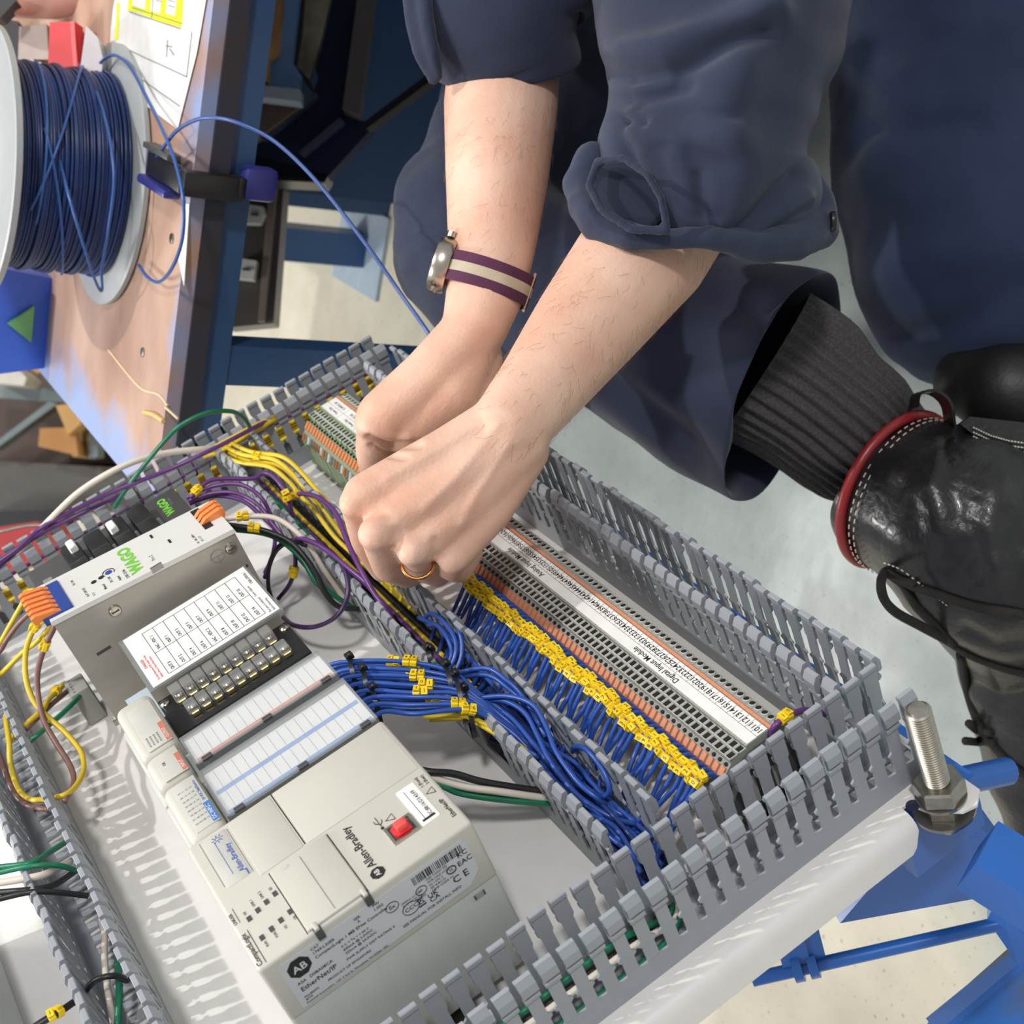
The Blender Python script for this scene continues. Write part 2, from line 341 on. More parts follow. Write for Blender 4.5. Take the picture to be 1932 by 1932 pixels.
# ------------------------------------------------------------------ programmable controller
CT = thing('controller', 'beige logic controller with red plug and silver rating label', 'controller', (-50, 59, 0))
mb = MB(); mb.rbox(-101, 0, 0, 118, 7, 106, 2.5, 3); mb.build('body', M_BEIGE2, CT, True)
mb = MB(); mb.rbox(-101, 0.4, 0.2, 118.2, 70, 110, 2.2, 3); mb.build('front_cover', M_BEIGE, CT, True)
def flap_part(parent, u0, u1, v0, v1, h0, h1, name='flap', m=M_BEIGE, r=0.8, label=None):
    mb = MB(); mb.rbox(u0, u1, v0, v1, h0, h1, r, 2); return mb.build(name, m, parent, True, label=label)
fl = flap_part(CT, -50, -1.2, 28, 60, 108, 111.4, 'battery_door')
mb = MB(); mb.box(-46, -3, 43.6, 44, 111.4, 111.55); mb.build('seam', M_GREYINK, fl)
mb = MB(); mb.prism([(2.2*math.cos(a*.39), 1.5*math.sin(a*.39)) for a in range(16)], lambda p, q, t: (-46+q, 35+p, t), 111.4, 111.55); mb.build('embossed_mark', M_BEIGE2, fl)
for v in (30, 56.5): flap_part(CT, -3.5, 2.2, v, v+4, 104.5, 110.6, 'hinge_lug', M_DARK, .6); flap_part(CT, -3.6, 1.6, v+.8, v+3.2, 107, 112.0, 'hinge_pin', M_BEIGE, .6)
def groove(parent, u0, u1, v0, v1, h, m=M_INK, name='seam'):
    mb = MB(); mb.box(u0, u1, v0, v1, h-.2, h+.12); return mb.build(name, m, parent)
groove(CT, -100, -53, 49.2, 49.8, 110); groove(CT, -50.6, -50.1, 28, 60, 110); groove(CT, -50, -1, 27.2, 27.7, 110); groove(CT, -50, -1, 60.3, 60.8, 110)
groove(CT, -96, -58, 21.8, 22.2, 110, M_GREYINK); groove(CT, -98, -60, 6.6, 6.9, 110, M_GREYINK)
flap_part(CT, -99, -52, 23.5, 48.4, 109, 110.5, 'connector_door'); flap_part(CT, -99, -52, 50.4, 116, 109, 110.5, 'connector_door')
nm = flap_part(CT, -97.5, -57.5, 7.4, 21.2, 109, 110.35, 'name_plate', mat('name_plate_beige', (194, 193, 184), 0.5))
print_text(nm, 'Allen-Bradley', (-62, 18.2, 110.5), 4.4, m=M_BLUE_INK)
mb = MB(); mb.box(-92, -64, 13.2, 13.5, 110.35, 110.5); mb.box(-62.5, -58, 19.5, 20.3, 110.35, 110.5); mb.build('printed_rule', M_BLUE_INK, nm)
mb = MB()
for k in range(8):
    a = k*math.pi/4; c = Vector((-93, 15.5, 110.36)); d = Vector((math.cos(a), math.sin(a), 0)); e = Vector((-d.y, d.x, 0))*.22
    mb.hexa([c+d*2+e, c+d*3.2+e, c+d*3.2-e, c+d*2-e], [x+Vector((0, 0, .15)) for x in (c+d*2+e, c+d*3.2+e, c+d*3.2-e, c+d*2-e)])
mb.tube([Vector((-93+1.3*math.cos(a*.45), 15.5+1.3*math.sin(a*.45), 110.45)) for a in range(15)], .2, 4); mb.build('printed_icon', M_BLUE_INK, nm)
# status lamps
print_text(CT, 'CompactLogix', (-1.5, 2.8, 110.25), 4.0); groove(CT, -26, -1.5, 5.3, 5.7, 110)
print_text(CT, 'LNK/ER', (-33, 2.4, 110.25), 2.6); groove(CT, -44, -33, 4.4, 4.7, 110)
for i, (n, u, v) in enumerate([('RUN', -21, 13.3), ('FORCE', -22.5, 19.2), ('I/O', -25, 25), ('OK', -27, 30.5)]):
    u = -16-i*1.2; v = 9.5+i*5.6
    mb = MB(); mb.box(u-1.7, u+1.7, v-1.2, v+1.2, 110, 110.3); mb.build('status_lamp', M_DARK, CT); print_text(CT, n, (u+7-0.2*i, v+0.3, 110.25), 1.9)
for i, n in enumerate(['NS', 'LINK 1', 'LINK 2', 'SD']):
    u = -31.5-i*1.4; v = 9.0+i*5.3
    mb = MB(); mb.box(u-1.7, u+1.7, v-1.2, v+1.2, 110, 110.3); mb.build('status_lamp', M_DARK, CT); print_text(CT, n, (u-3.5, v-0.5, 110.25), 1.9)
# front print, usb socket, address label
print_text(CT, 'Allen-Bradley', (-12.5, 69, 110.25), 6.2)
def octagon(cx, cy, r, mp, t0, t1):
    mb = MB(); mb.prism([(cx+r*math.cos(math.pi/8+k*math.pi/4), cy+r*math.sin(math.pi/8+k*math.pi/4)) for k in range(8)], mp, t0, t1); return mb
lo = octagon(-7.5, 69, 3.9, lambda p, q, t: (p, q, t), 110.05, 110.25).build('printed_emblem', M_INK, CT); print_text(lo, 'AB', (-7.5, 69, 110.35), 3.6, align='CENTER', m=M_CARD)
US = thing('usb_socket', 'x', 'x', (0, 0, 0)) if False else CT
mb = MB()
for (a, b2, c, d) in [(-28.5, -15.5, 83, 84.4), (-28.5, -15.5, 96.4, 97.8), (-28.5, -27.2, 84.4, 96.4), (-16.8, -15.5, 84.4, 96.4)]: mb.box(a, b2, c, d, 109, 111.2)
us = mb.build('usb_socket', M_NICKEL, CT)
mb = MB(); mb.box(-27.2, -16.8, 84.4, 96.4, 109.9, 110.2); mb.build('socket_floor', M_DARK, us)
mb = MB(); mb.prism([(-25.8, 87), (-23.8, 85.4), (-19.6, 85.4), (-17.8, 87), (-17.8, 94.6), (-25.8, 94.6)], lambda p, q, t: (p, q, t), 110, 112.2); mb.build('dust_plug', M_RED, us)
mb = MB(); mb.rbox(-24.4, -18.8, 87.6, 93.6, 112, 115.5, .8); mb.build('plug_grip', mat('bright_red_plastic', (240, 84, 80), 0.35), us, True)
lab = flap_part(CT, -46, -15.5, 98.8, 109.2, 109.5, 110.5, 'address_label', mat('paper_white', (238, 236, 232), 0.5), 0.6)
print_text(lab, '5C:88:16:D3:43:FF', (-18.5, 106, 110.6), 3.0); mb = MB(); mb.box(-43, -19, 102, 102.3, 110.5, 110.62); mb.box(-19, -17.5, 100.5, 107.5, 110.5, 110.62); mb.build('printed_rule', M_INK, lab)
def tri(parent, u, v, s, h):
    mb = MB()
    P3 = [Vector((u+s*.6, v-0, h)), Vector((u, v-s, h)), Vector((u-s*.6, v, h))]
    P3 = [Vector((u+s*.6, v+s*.4, h)), Vector((u, v-s*.7, h)), Vector((u-s*.6, v+s*.4, h))]
    mb.tube(P3+[P3[0]], .2, 4); mb.build('printed_triangle', M_INK, parent)
tri(CT, -33.5, 89.5, 4, 110.2); tri(CT, -33, 113, 4, 110.2)
print_text(CT, '1 (Front)', (-38.5, 111.3, 110.25), 2.4); print_text(CT, '2 (Rear)', (-38.5, 114.3, 110.25), 2.4)
print_text(CT, 'EtherNet/IP', (-9, 113.8, 110.25), 3.2)
mb = MB(); mb.tube([(-31, 83.5, 110.2), (-40, 83.5, 110.2)], .22, 4); mb.tube([(-34, 83.5, 110.2), (-36, 81.8, 110.2), (-38, 81.8, 110.2)], .2, 4); mb.tube([(-33, 83.5, 110.2), (-35, 85.4, 110.2), (-36.6, 85.4, 110.2)], .2, 4); mb.box(-31.6, -30, 82.7, 84.3, 110.05, 110.2); mb.build('printed_usb_sign', M_INK, CT)
# rating label on the near side (plane u = 0)
RV = dict(r=(0, 1, 0), up=(0, 0, 1))
mb = MB(); mb.prism([(8, 74), (104, 76), (111, 82), (111, 102), (109, 104.5), (10, 105), (8, 103)], lambda p, q, t: (t, p, q), 0.2, 0.75); rl = mb.build('rating_label', M_SILVER, CT)
lo = octagon(16.5, 97.5, 6.2, lambda p, q, t: (t, p, q), 0.7, 0.85).build('printed_emblem', M_INK, rl); print_text(lo, 'AB', (0.95, 16.5, 97.2), 6.0, align='CENTER', m=M_CARD, **RV)
for s, v, h, z in [('CAT', 24.5, 102.3, 2.3), ('1769-L30ER', 24.5, 99.5, 2.4), ('CompactLogix 1 MB ENet Controller', 24.5, 96.5, 2.6), ('SER', 48, 102, 2.2), ('A', 49, 99.6, 2.2), ('FW', 58.5, 102.3, 2.4), ('1.002', 58, 99.8, 2.4),
    ('ASA', 11.5, 88.8, 2.6), ('D08A08CA', 18, 88.8, 2.6), ('EtherNet/IP', 11.5, 84.6, 4.0), ('0 C < Ta < + 60 C', 37, 92.5, 2.0), ('600mA @ 5.0VDC', 37, 90, 2.1), ('225mA @ 24.0VDC', 37, 87.4, 2.1), ('PWR SUPPLY DIST RATING 4', 36, 83.5, 2.1), ('PRODUCT OF SINGAPORE', 24, 79.6, 2.0),
    ('PN-80070', 11, 79.5, 1.9), ('8770', 11, 77.6, 1.9), ('Rockwell Automation, 1201 S 2nd St, Milwaukee, WI 53204, USA', 10.5, 75.6, 1.7), ('SEE MANUAL FOR INSTALL INFO', 66, 79.5, 2.3), ('IND CONT EQ', 86, 96.3, 1.8), ('FOR HAZ LOC', 86, 94.2, 1.8), ('CL I DIV 2', 86, 92.1, 1.8), ('GP A,B,C,D', 86, 90, 1.8), ('TEMP CODE T4', 86, 87.9, 1.8), ('UK', 83, 86.2, 4.0), ('CA', 83, 83.3, 4.0), ('C E', 97, 85, 6.0), ('EAC', 102.5, 92.2, 4.4), ('KC', 104, 97, 4.2), ('25', 97.7, 92.2, 2.0), ('Ex', 64.5, 94.7, 3.2), ('UL', 80.3, 92.8, 2.0), ('LISTED', 78.5, 88.8, 1.5), ('CCC', 70.3, 87.0, 3.4), ('DEMKO 12 ATEX', 70.5, 92.3, 1.5), ('Ex nA IIC T4 Gc', 70.5, 90.5, 1.5)]:
    print_text(rl, s, (0.9, v, h), z, **RV)
mb = MB(); v = 80.0
while v < 108:
    w = random.choice([.3, .3, .5, .8]); mb.box(0.74, 0.88, v, v+w, 97.6, 102.6); v += w+random.choice([.3, .4, .7])
mb.build('printed_barcode', M_INK, rl)
def ringprint(parent, v, h, r, u=0.85, rs=.22):
    mb = MB(); mb.tube([Vector((u, v+r*math.cos(a*math.pi/9), h+r*.85*math.sin(a*math.pi/9))) for a in range(19)], rs, 4); mb.build('printed_ring', M_INK, parent)
ringprint(rl, 66.2, 94.7, 3.4); ringprint(rl, 81.8, 92.6, 2.9); ringprint(rl, 73.6, 87.0, 4.4); ringprint(rl, 98.9, 92.2, 2.5, rs=.35)
mb = MB(); mb.box(.74, .9, 79, 85.5, 81.4, 82.2) if False else mb.box(.74, .9, 77.2, 81.2, 83.6, 84.4); mb.tube([(.85, 77.4, 90), (.85, 81, 85)], .2, 4); mb.tube([(.85, 81, 90), (.85, 77.4, 85)], .2, 4); mb.tube([(.85, 78, 89), (.85, 80.6, 89), (.85, 80.2, 85.4), (.85, 78.4, 85.4), (.85, 78, 89)], .2, 4); mb.build('printed_bin_sign', M_INK, rl)
mb = MB(); mb.box(.2, .7, 102.5, 108.5, 65.4, 68.4); mb.build('latch_slot', mat('latch_slot_shade', (150, 152, 146), 0.6), CT); mb = MB(); mb.box(.5, .9, 102.5, 103.3, 65.4, 68.4); mb.box(.5, .9, 107.7, 108.5, 65.4, 68.4); mb.build('latch_edge', M_DARK, CT)  # latch slot is a raised patch; its shade is put into the colour
# ------------------------------------------------------------------ input and output modules
def label_card(parent, u0, u1, v0, v1, h, bars, ncol, m):
    mb = MB(); mb.box(u0, u1, v0, v1, h, h+.4); c = mb.build('label_card', M_CARD, parent)
    mb = MB()
    for i in range(1, ncol): v = v0+(v1-v0)*i/ncol; mb.box(u0+1, u1-1, v-.12, v+.12, h+.38, h+.5)
    mb.build('printed_grid', M_GREYINK, c)
    mb = MB()
    for (a, b2) in bars: mb.box(a, b2, v0+1, v1-1, h+.39, h+.56)
    mb.build('printed_bar', m, c)
    return c
def clear_door(parent, u0, u1, v0, v1, h0, h1, m=M_CLEAR):
    mb = MB(); mb.rbox(u0, u1, v0, v1, h1-1.2, h1, .5, 1); d = mb.build('clear_door', m, parent)
    mb = MB(); mb.box(u0, u0+1.4, v0, v1, h0, h1+.3); mb.box(u1-1.4, u1, v0, v1, h0, h1+.3); mb.box(u0, u1, v0, v0+1.2, h0, h1+.2); mb.box(u0, u1, v1-1.2, v1, h0, h1+.2); mb.build('door_frame', M_SMOKE, d)
    for f in (.08, .5, .92):
        mb = MB(); v = v0+(v1-v0)*f; mb.rbox(u1-2.6, u1+.6, v-3, v+3, h1-1, h1+.8, .4, 1); mb.build('door_catch', M_DARK, d)
    return d
def module(label, u0, u1, head_v=24):
    t = thing('io_module', label, 'module', ((u0+u1)/2, 59, 0), group='input and output modules beside the controller')
    mb = MB(); mb.rbox(u0+.3, u1-.3, 0.5, 118, 7, 98, 2, 2); mb.build('body', M_BEIGE2, t, True)
    mb = MB(); mb.rbox(u0+.2, u1-.2, 3.0, head_v, 60, 110, 5.5, 4); hd = mb.build('head_block', M_BEIGE, t, True)
    return t, hd
t, hd = module('beige input module with light blue printed door card next to the controller', -154.5, -101.2)
label_card(t, -148.5, -107, 26.5, 116.5, 106, [(-131, -127.5), (-112, -107.8)], 16, M_BLUEBAR); clear_door(t, -150.5, -105, 25.5, 117.5, 98, 109)
pl = flap_part(t, -150, -106, 8.5, 22.5, 109.4, 110.3, 'name_plate', mat('name_plate_beige', (194, 193, 184), 0.5), .4)
mb = MB(); mb.box(-124, -106.6, 18.8, 22.3, 110.2, 110.42); mb.build('printed_bar', mat('blue_print', (62, 116, 186), 0.6), pl); print_text(pl, 'DC INPUT', (-108, 20.5, 110.5), 3.0, m=M_CARD); print_text(pl, '24 VDC Sink/Source', (-126, 20.6, 110.45), 2.3, m=M_BLUE_INK)
for i in range(8): print_text(pl, '%02d %02d %02d %02d' % (i, i+4, i+8, i+12), (-112-i*4.2, 10.2 if True else 9, 110.45), 1.7, r=(0, 1, 0), up=(-1, 0, 0), m=M_GREYINK)
t, hd = module('narrow beige module with one salmon printed strip on its door card', -186, -154.8)
label_card(t, -184.5, -160, 27.5, 116, 106, [(-164.5, -160.6)], 16, M_ORBAR); clear_door(t, -186, -157, 26.3, 117, 98, 109)
pl = flap_part(t, -182, -157, 8.5, 22.5, 109.4, 110.3, 'name_plate', mat('name_plate_beige', (194, 193, 184), 0.5), .4)
mb = MB(); mb.box(-175, -157.6, 19.5, 22.3, 110.2, 110.42); mb.build('printed_bar', M_ORBAR, pl); print_text(pl, 'INPUT', (-160, 20.9, 110.5), 2.6, m=M_CARD); print_text(pl, 'OK', (-170, 12.5, 110.45), 2.4)
OW = thing('output_module', 'relay output module with its label door folded open over clear screw terminals', 'module', (-215, 59, 0), group='input and output modules beside the controller')
mb = MB(); mb.rbox(-258, -186.3, 0.5, 118, 7, 84, 2, 2); mb.build('body', M_BEIGE2, OW, True)
mb = MB(); mb.rbox(-246, -187, 3.0, 26, 60, 109, 5.5, 4); mb.build('head_block', M_BEIGE, OW, True)
pl = flap_part(OW, -236, -190, 9, 24, 108.4, 109.3, 'name_plate', mat('name_plate_beige', (194, 193, 184), 0.5), .4)
mb = MB(); mb.box(-210, -190.6, 20.8, 23.8, 109.2, 109.42); mb.build('printed_bar', M_ORBAR, pl); print_text(pl, 'OUTPUT', (-193, 22.3, 109.5), 2.6, m=M_CARD)
for i in range(4): print_text(pl, '00 02 04 06 08', (-193-0, 11.5+i*2.2, 109.45), 1.6, m=M_GREYINK)
mb = MB(); mb.rbox(-260, -218, 27, 118, 80, 88, 1); mb.build('terminal_base', M_BLACK, OW, True)
for (vv) in (30.5, 114.5):
    mb = MB(); mb.lathe([(3.1, 0), (3.1, 1.2), (2, 2.2), (.1, 2.4)], (-253, vv, 88), (0, 0, 1), 14); s = mb.build('fixing_screw', M_NICKEL, OW, True)
    mb = MB(); mb.box(-255.4, -250.6, vv-.4, vv+.4, 90.1, 90.5); mb.box(-253.4, -252.6, vv-2.4, vv+2.4, 90.1, 90.5); mb.build('cross_slot', M_DARK, s)
for row, (u0, u1, hz) in enumerate([(-257, -243.5, 96), (-239, -226, 93)]):
    for i in range(9):
        v0 = 36.5+i*7.9+(2.5 if row else 0)
        mb = MB(); mb.rbox(u0, u1-2, v0, v0+7.3, 88, hz, .8, 1); c = mb.build('clear_terminal_cover', M_CLEAR, OW)
        mb = MB(); mb.lathe([(2.5, 0), (2.5, 2.5), (1.6, 3.4), (.1, 3.5)], ((u0+u1)/2-1, v0+3.6, 88), (0, 0, 1), 10); mb.build('terminal_screw', M_NICKEL, c, True)
        mb = MB(); mb.rbox(u1-1.6, u1+1.4, v0+1, v0+6.3, 88, 91.5, .5, 1); mb.build('wire_clamp', mat('brass_clamp', (196, 180, 130), 0.35, metal=.9), c)
# folded-open label door
def dpt(u, v, h): return Vector((u, v, h))
DU = Vector((-1, 0, 0.05)).normalized()
mb = MB(); mb.box(-324, -256, 27, 120, 97.5, 99); dr = mb.build('label_door', M_SMOKE, OW)
mb = MB(); mb.box(-322.5, -258, 30, 118.5, 99, 99.4); cd = mb.build('label_card', mat('paper_white', (238, 236, 232), 0.5), dr)
mb = MB()
U0, U1 = -260.5, -317; V0, V1 = 40, 106; Vm = (V0+V1)/2; hh = 99.55
def rect_lines(mb, u, v, w=.16): mb.box(min(u), max(u), min(v)-w, max(v)+w, 99.38, hh) if abs(v[0]-v[1]) < .01 else mb.box(min(u)-w, max(u)+w, v[0], v[1], 99.38, hh)
us_ = [-262, -289.5, -317]
for u in us_: rect_lines(mb, (u, u), (42, 110))
for i in range(10):
    v = 42+i*68/9; rect_lines(mb, (-262, -289.5), (v, v)); rect_lines(mb, (-289.5, -317), (v, v))
mb.build('printed_grid', M_INK, cd)
for i in range(8):
    v = 42+(i+(1 if i > 3 else 0))*68/9+4.0
    print_text(cd, 'OUT %d' % (2*i), (-264, v, 99.6), 3.2); print_text(cd, 'OUT %d' % (2*i+1), (-291.5, v+(68/9), 99.6) if i < 4 else (-291.5, v, 99.6), 3.2)
print_text(cd, 'VAC - VDC 1', (-291.5, 46, 99.6), 3.2); print_text(cd, 'VAC - VDC 2', (-264, 76.2, 99.6), 3.2)
print_text(cd, 'DANGER', (-280, 33, 99.6), 2.8, m=M_RED_INK); print_text(cd, 'Do Not Remove RTB Under Power', (-262, 35.6, 99.6), 2.2, m=M_RED_INK); print_text(cd, 'Unless Area is Non-Hazardous', (-262, 38.0, 99.6), 2.2, m=M_RED_INK)
print_text(cd, '1769-OW16 /', (-299, 116, 99.6), 3.0); print_text(cd, 'Ensure Adjacent', (-284, 112.4, 99.6), 2.3, m=M_GREYINK); print_text(cd, 'Bus Lever is Unlatched', (-260, 113, 99.6), 2.3, m=M_GREYINK); print_text(cd, 'Before Removing', (-260, 115.8, 99.6), 2.3, m=M_GREYINK)
mb = MB(); mb.box(-282, -244, 12, 27, 86, 86.6); bl = mb.build('bluish_side_label', mat('bluish_label', (178, 190, 200), 0.5), OW); 
for i in range(4): print_text(bl, 'For Class 2 Div 2 Hazardous', (-250, 15+i*2.6, 86.75), 1.7, m=M_GREYINK)
# ------------------------------------------------------------------ power supply (front face leans a little)
def ps(u, v, k=0.0): return Vector((u, v, 130-10.5*v/126+k))
PS = thing('power_supply', 'tall metal power supply with white front face and orange lever terminals', 'power supply', (-360, 62, 0))
mb = MB(); mb.hexa([(-385, 0, 8), (-336.5, 0, 8), (-336.5, 126, 8), (-385, 126, 8)], [ps(-385, 0, -3), ps(-336.5, 0, -3), ps(-336.5, 126, -3), ps(-385, 126, -3)]); body = mb.build('metal_case', M_PSU, PS)
mb = MB(); mb.hexa([ps(-386, -1, -3), ps(-335.5, -1, -3), ps(-335.5, 127, -3), ps(-386, 127, -3)], [ps(-385.4, -.5), ps(-336.2, -.5), ps(-336.2, 126.5), ps(-385.4, 126.5)])
ff = mb.build('front_face', mat('psu_white_face', (216, 215, 210), 0.45, var=.02), PS)
fr_up = Vector((0, -126, 10.5)).normalized()
def pst(s, u, v, z, m=M_INK, al='LEFT', bold=.012): print_text(ff, s, ps(u, v, .15), z, up=fr_up, m=m, align=al, bold=bold)
pst('WAGO', -342.5, 61.5, 11.5, M_GREENINK, bold=.05); pst('2787-2146', -341, 54.0, 3.0); pst('Pro 2', -346.5, 73.5, 3.6, M_GREYINK)
pst('Manual', -341.5, 38.5, 2.6); pst('DC OK', -346, 44, 2.6); pst('Adjust', -343, 49, 2.6); pst('DC OK', -365, 23.5, 2.4); pst('OUT 24V DC', -343, 27, 2.4); pst('S1 2', -341, 30.5, 2.2); pst('N - 100...240V~', -340, 103, 2.3); pst('X1 1 2 3', -340, 106, 2.3)
for (u, v, r) in [(-357, 34.5, 1.9), (-358, 39.8, 1.9), (-359.5, 45.5, 2.4)]:
    mb = MB(); mb.cyl(ps(u, v, 0), ps(u, v, .25), r, n=16); mb.build('indicator', M_BLACK if r < 2 else M_NAVYP, ff)
mb = MB(); mb.tube([ps(-359.5+4*math.cos(a*.28), 45.5+4*math.sin(a*.28), .2) for a in range(3, 20)], .3, 4); mb.build('printed_arc', M_INK, ff)
for (u, v) in [(-377, 81.5), (-360, 89)]: mb = MB(); mb.box(u-2.6, u+2.6, v-.8, v+.8, 0, 0); mb.v = [ps(x.x, x.y, .25 if i > 3 else -.2) for i, x in enumerate(mb.v)]; mb.build('status_window', M_BLACK, ff)
def lever(parent, u, v0, v1, m=M_ORANGE, n='release_lever'):
    mb = MB(); sgn = 1 if v1 > v0 else -1; L = abs(v1-v0)
    pr = [(0, .6), (L*.25, 3.4), (L*.6, 4.6), (L*.9, 5.4), (L*1.05, 4.4), (L*1.02, 0), (L*.9, -2.5), (L*.85, 0)]
    mb.prism(pr, lambda p, q, t: ps(t, v0+sgn*p, q), u-1.9, u+1.9); return mb.build(n, m, parent)
mb = MB(); mb.hexa([ps(u, v, .05) for u, v in [(-383, 112), (-352, 112), (-352, 118), (-383, 118)]], [ps(u, v, .5) for u, v in [(-383, 112), (-352, 112), (-352, 118), (-383, 118)]]); mb.build('socket_recess', M_BLACK, ff)
for i in range(3): lever(PS, -372-i*(-5.6) if False else -373+i*6.2, 112, 129)
mb = MB(); mb.hexa([ps(u, v, -4) for u, v in [(-380, -4), (-340, -4), (-340, 16), (-380, 16)]], [ps(u, v, 1.2) for u, v in [(-380, -4), (-340, -4), (-340, 16), (-380, 16)]]); mb.build('connector_body', M_NAVYP, PS)
for i in range(6): lever(PS, -376+i*6.6, 9.5, -9.0)
mb = MB(); mb.hexa([ps(u, v, .1) for u, v in [(-384.5, 8), (-380, 8), (-380, 14), (-384.5, 14)]], [ps(u, v, 3) for u, v in [(-384.5, 8), (-380, 8), (-380, 14), (-384.5, 14)]]); mb.build('clear_lens', M_CLEAR, PS)
for (v, h) in [(36, 113), (119, 108)]:
    mb = MB(); mb.lathe([(4.2, 0), (4.2, .5), (3.4, 1.6), (.1, 2.0)], (-336.5, v, h), (1, 0, 0), 16); s = mb.build('case_screw', M_NICKEL, PS, True); mb = MB(); mb.box(-334.7, -334.3, v-2.6, v+2.6, h-.5, h+.5); mb.build('screw_slot', M_DARK, s)
for (v, h, L) in [(17, 92, 10), (119.5, 90, 8)]: mb = MB(); mb.box(-336.6, -336.2, v-L/2, v+L/2, h-1, h+1); mb.build('case_slot', M_DARK, PS)
mb = MB(); mb.tube([Vector((-336.3, 109+4.5*math.cos(a*.35), 108+4.5*math.sin(a*.35))) for a in range(19)], .25, 4); mb.tube([(-336.3, 103, 108), (-336.3, 115, 108)], .2, 4); mb.tube([(-336.3, 109, 102), (-336.3, 109, 114)], .2, 4); mb.build('stamped_mark', M_STEEL, PS)
for (v, h) in [(1.5, 40), (72, 124)]: mb = MB(); mb.box(-337, -335.6, v-4, v+4, h-2, h+2); mb.build('case_tab', M_STEEL, PS)
# ------------------------------------------------------------------ electronic fuse block behind the supply
EC = thing('circuit_breaker', 'dark grey electronic breaker with black clear flaps and green lettering', 'breaker', (-440, 60, 0))
mb = MB(); mb.rbox(-476, -388, 0, 119, 8, 96, 1.5, 2); mb.build('case', M_DARK, EC, True)
print_text(EC, 'WAGO', (-440, 106, 96.2), 8.5, m=M_GREENINK, bold=.05); print_text(EC, '787-1664', (-452, 96 if False else 111, 96.2), 3.0, m=M_GREYINK)
for i in range(4):
    v = 27+i*17.5
    mb = MB(); mb.rbox(-462, -432, v, v+14, 94, 106, 2, 2); f1 = mb.build('black_flap', M_BLACK, EC, True)
    mb = MB(); mb.rbox(-430, -402, v, v+14, 94, 109, 2, 2); f2 = mb.build('black_flap', M_BLACK, EC, True)
    mb = MB(); mb.rbox(-432.5, -429.5, v+1, v+13, 100, 107.2, .6, 1); mb.build('flap_edge', M_SMOKE, f2)
    mb = MB(); mb.rbox(-432, -402, v+14.3, v+17, 94, 104, .6, 1); mb.build('clear_divider', M_SMOKE, EC)
for (u, v) in [(-452, 36), (-446, 66)]: mb = MB(); mb.rbox(u-6, u+6, v-3, v+3, 100, 111, 1, 1); mb.build('white_marker', mat('paper_white', (238, 236, 232), 0.5), EC, True)
# grey relay-like plug left of the supply
t = thing('bus_connector', 'small grey plug with yellow and brown wires between duct and power supply', 'connector', pp(140, 1298, 20))
c = pp(140, 1293, 30); mb = MB(); mb.rbox(c.x-11, c.x+11, c.y-6, c.y+8, .2, 30, 1.2); mb.build('housing', M_TERM, t, True)
mb = MB(); 
for i in range(5): mb.box(c.x-9+i*4, c.x-7.4+i*4, c.y-3, c.y-1.4, 29.8, 30.3)
mb.build('contact_row', M_GREYINK, t)
# beige device at the lower left
t = thing('edge_device', 'beige device corner at the lower left picture edge', 'device', (-150, -150, 0))
mb = MB(); mb.rbox(-260, -122, -240, -128, 0, 60, 6, 3); mb.build('body', M_BEIGE2, t, True); mb = MB(); mb.rbox(-256, -130, -240, -134, 60, 66, 4, 2); mb.build('front_cover', M_BEIGE, t, True)
# ------------------------------------------------------------------ terminal blocks
TP = [(237, 9), (237, 30), (240.5, 36), (244, 40), (250, 45), (254, 48), (262, 48), (262, 50), (277.5, 50), (280, 48.4), (288, 47.4), (290, 43), (290, 9)]
def tmesh(fn, name, m, smooth=False):
    mb = MB(); fn(mb); return mb.mesh(name, m, k=0.001, smooth=smooth)
def term_set(body_m, btn_m, light_m):
    S = {}
    S['body'] = tmesh(lambda b: b.prism([(p-263, q) for p, q in TP], lambda p, q, t: (t, p, q), -2.5, 2.5), 'terminal_body', body_m)
    S['release_button'] = tmesh(lambda b: b.hexa([(-1.6, -19.9, 38.8), (1.6, -19.9, 38.8), (1.6, -15.2, 43.2), (-1.6, -15.2, 43.2)], [(-1.6, -20.2, 40.6), (1.6, -20.2, 40.6), (1.6, -15.6, 44.6), (-1.6, -15.6, 44.6)]), 'release_button', btn_m)
    def sq(b):
        for y in (-9.3, -3.6): b.box(-1.75, 1.75, y-2.0, y+2.0, 46.5, 48.1)
    S['jumper_slot'] = tmesh(sq, 'jumper_slot', M_BLACK)
    def ribs(b):
        b.box(-2.5, 2.5, -7.0, -5.9, 48, 49.2); b.box(-2.5, 2.5, -12.3, -11.6, 46, 48.8)
        b.box(-2.5, -1.8, -11.6, -1.4, 48, 48.7); b.box(1.8, 2.5, -11.6, -1.4, 48, 48.7)
    S['slot_rib'] = tmesh(ribs, 'slot_rib', light_m)
    S['test_hole'] = tmesh(lambda b: b.cyl((0, -13.6, 44.5), (0, -13.9, 45.6), 1.1, n=10), 'test_hole', M_BLACK)
    S['marker_lever'] = tmesh(lambda b: b.box(-2.55, 2.55, 15.2, 17.0, 47.5, 50.1), 'marker_lever', M_ORANGE2)
    S['entry_rim'] = tmesh(lambda b: b.lathe([(2.45, -2), (2.45, 0.5), (1.9, 0.9), (1.75, .2)], (0, 21.7, 47.8), (0, .15, 1), 14), 'entry_rim', light_m, True)
    S['wire_entry'] = tmesh(lambda b: b.cyl((0, 21.7, 47.4), (0, 21.75, 48.2), 1.75, n=12), 'wire_entry', M_BLACK)
    return S
TS = term_set(M_TERM, M_ORANGE2, mat('terminal_light_grey', (178, 178, 172), 0.45, var=.04))
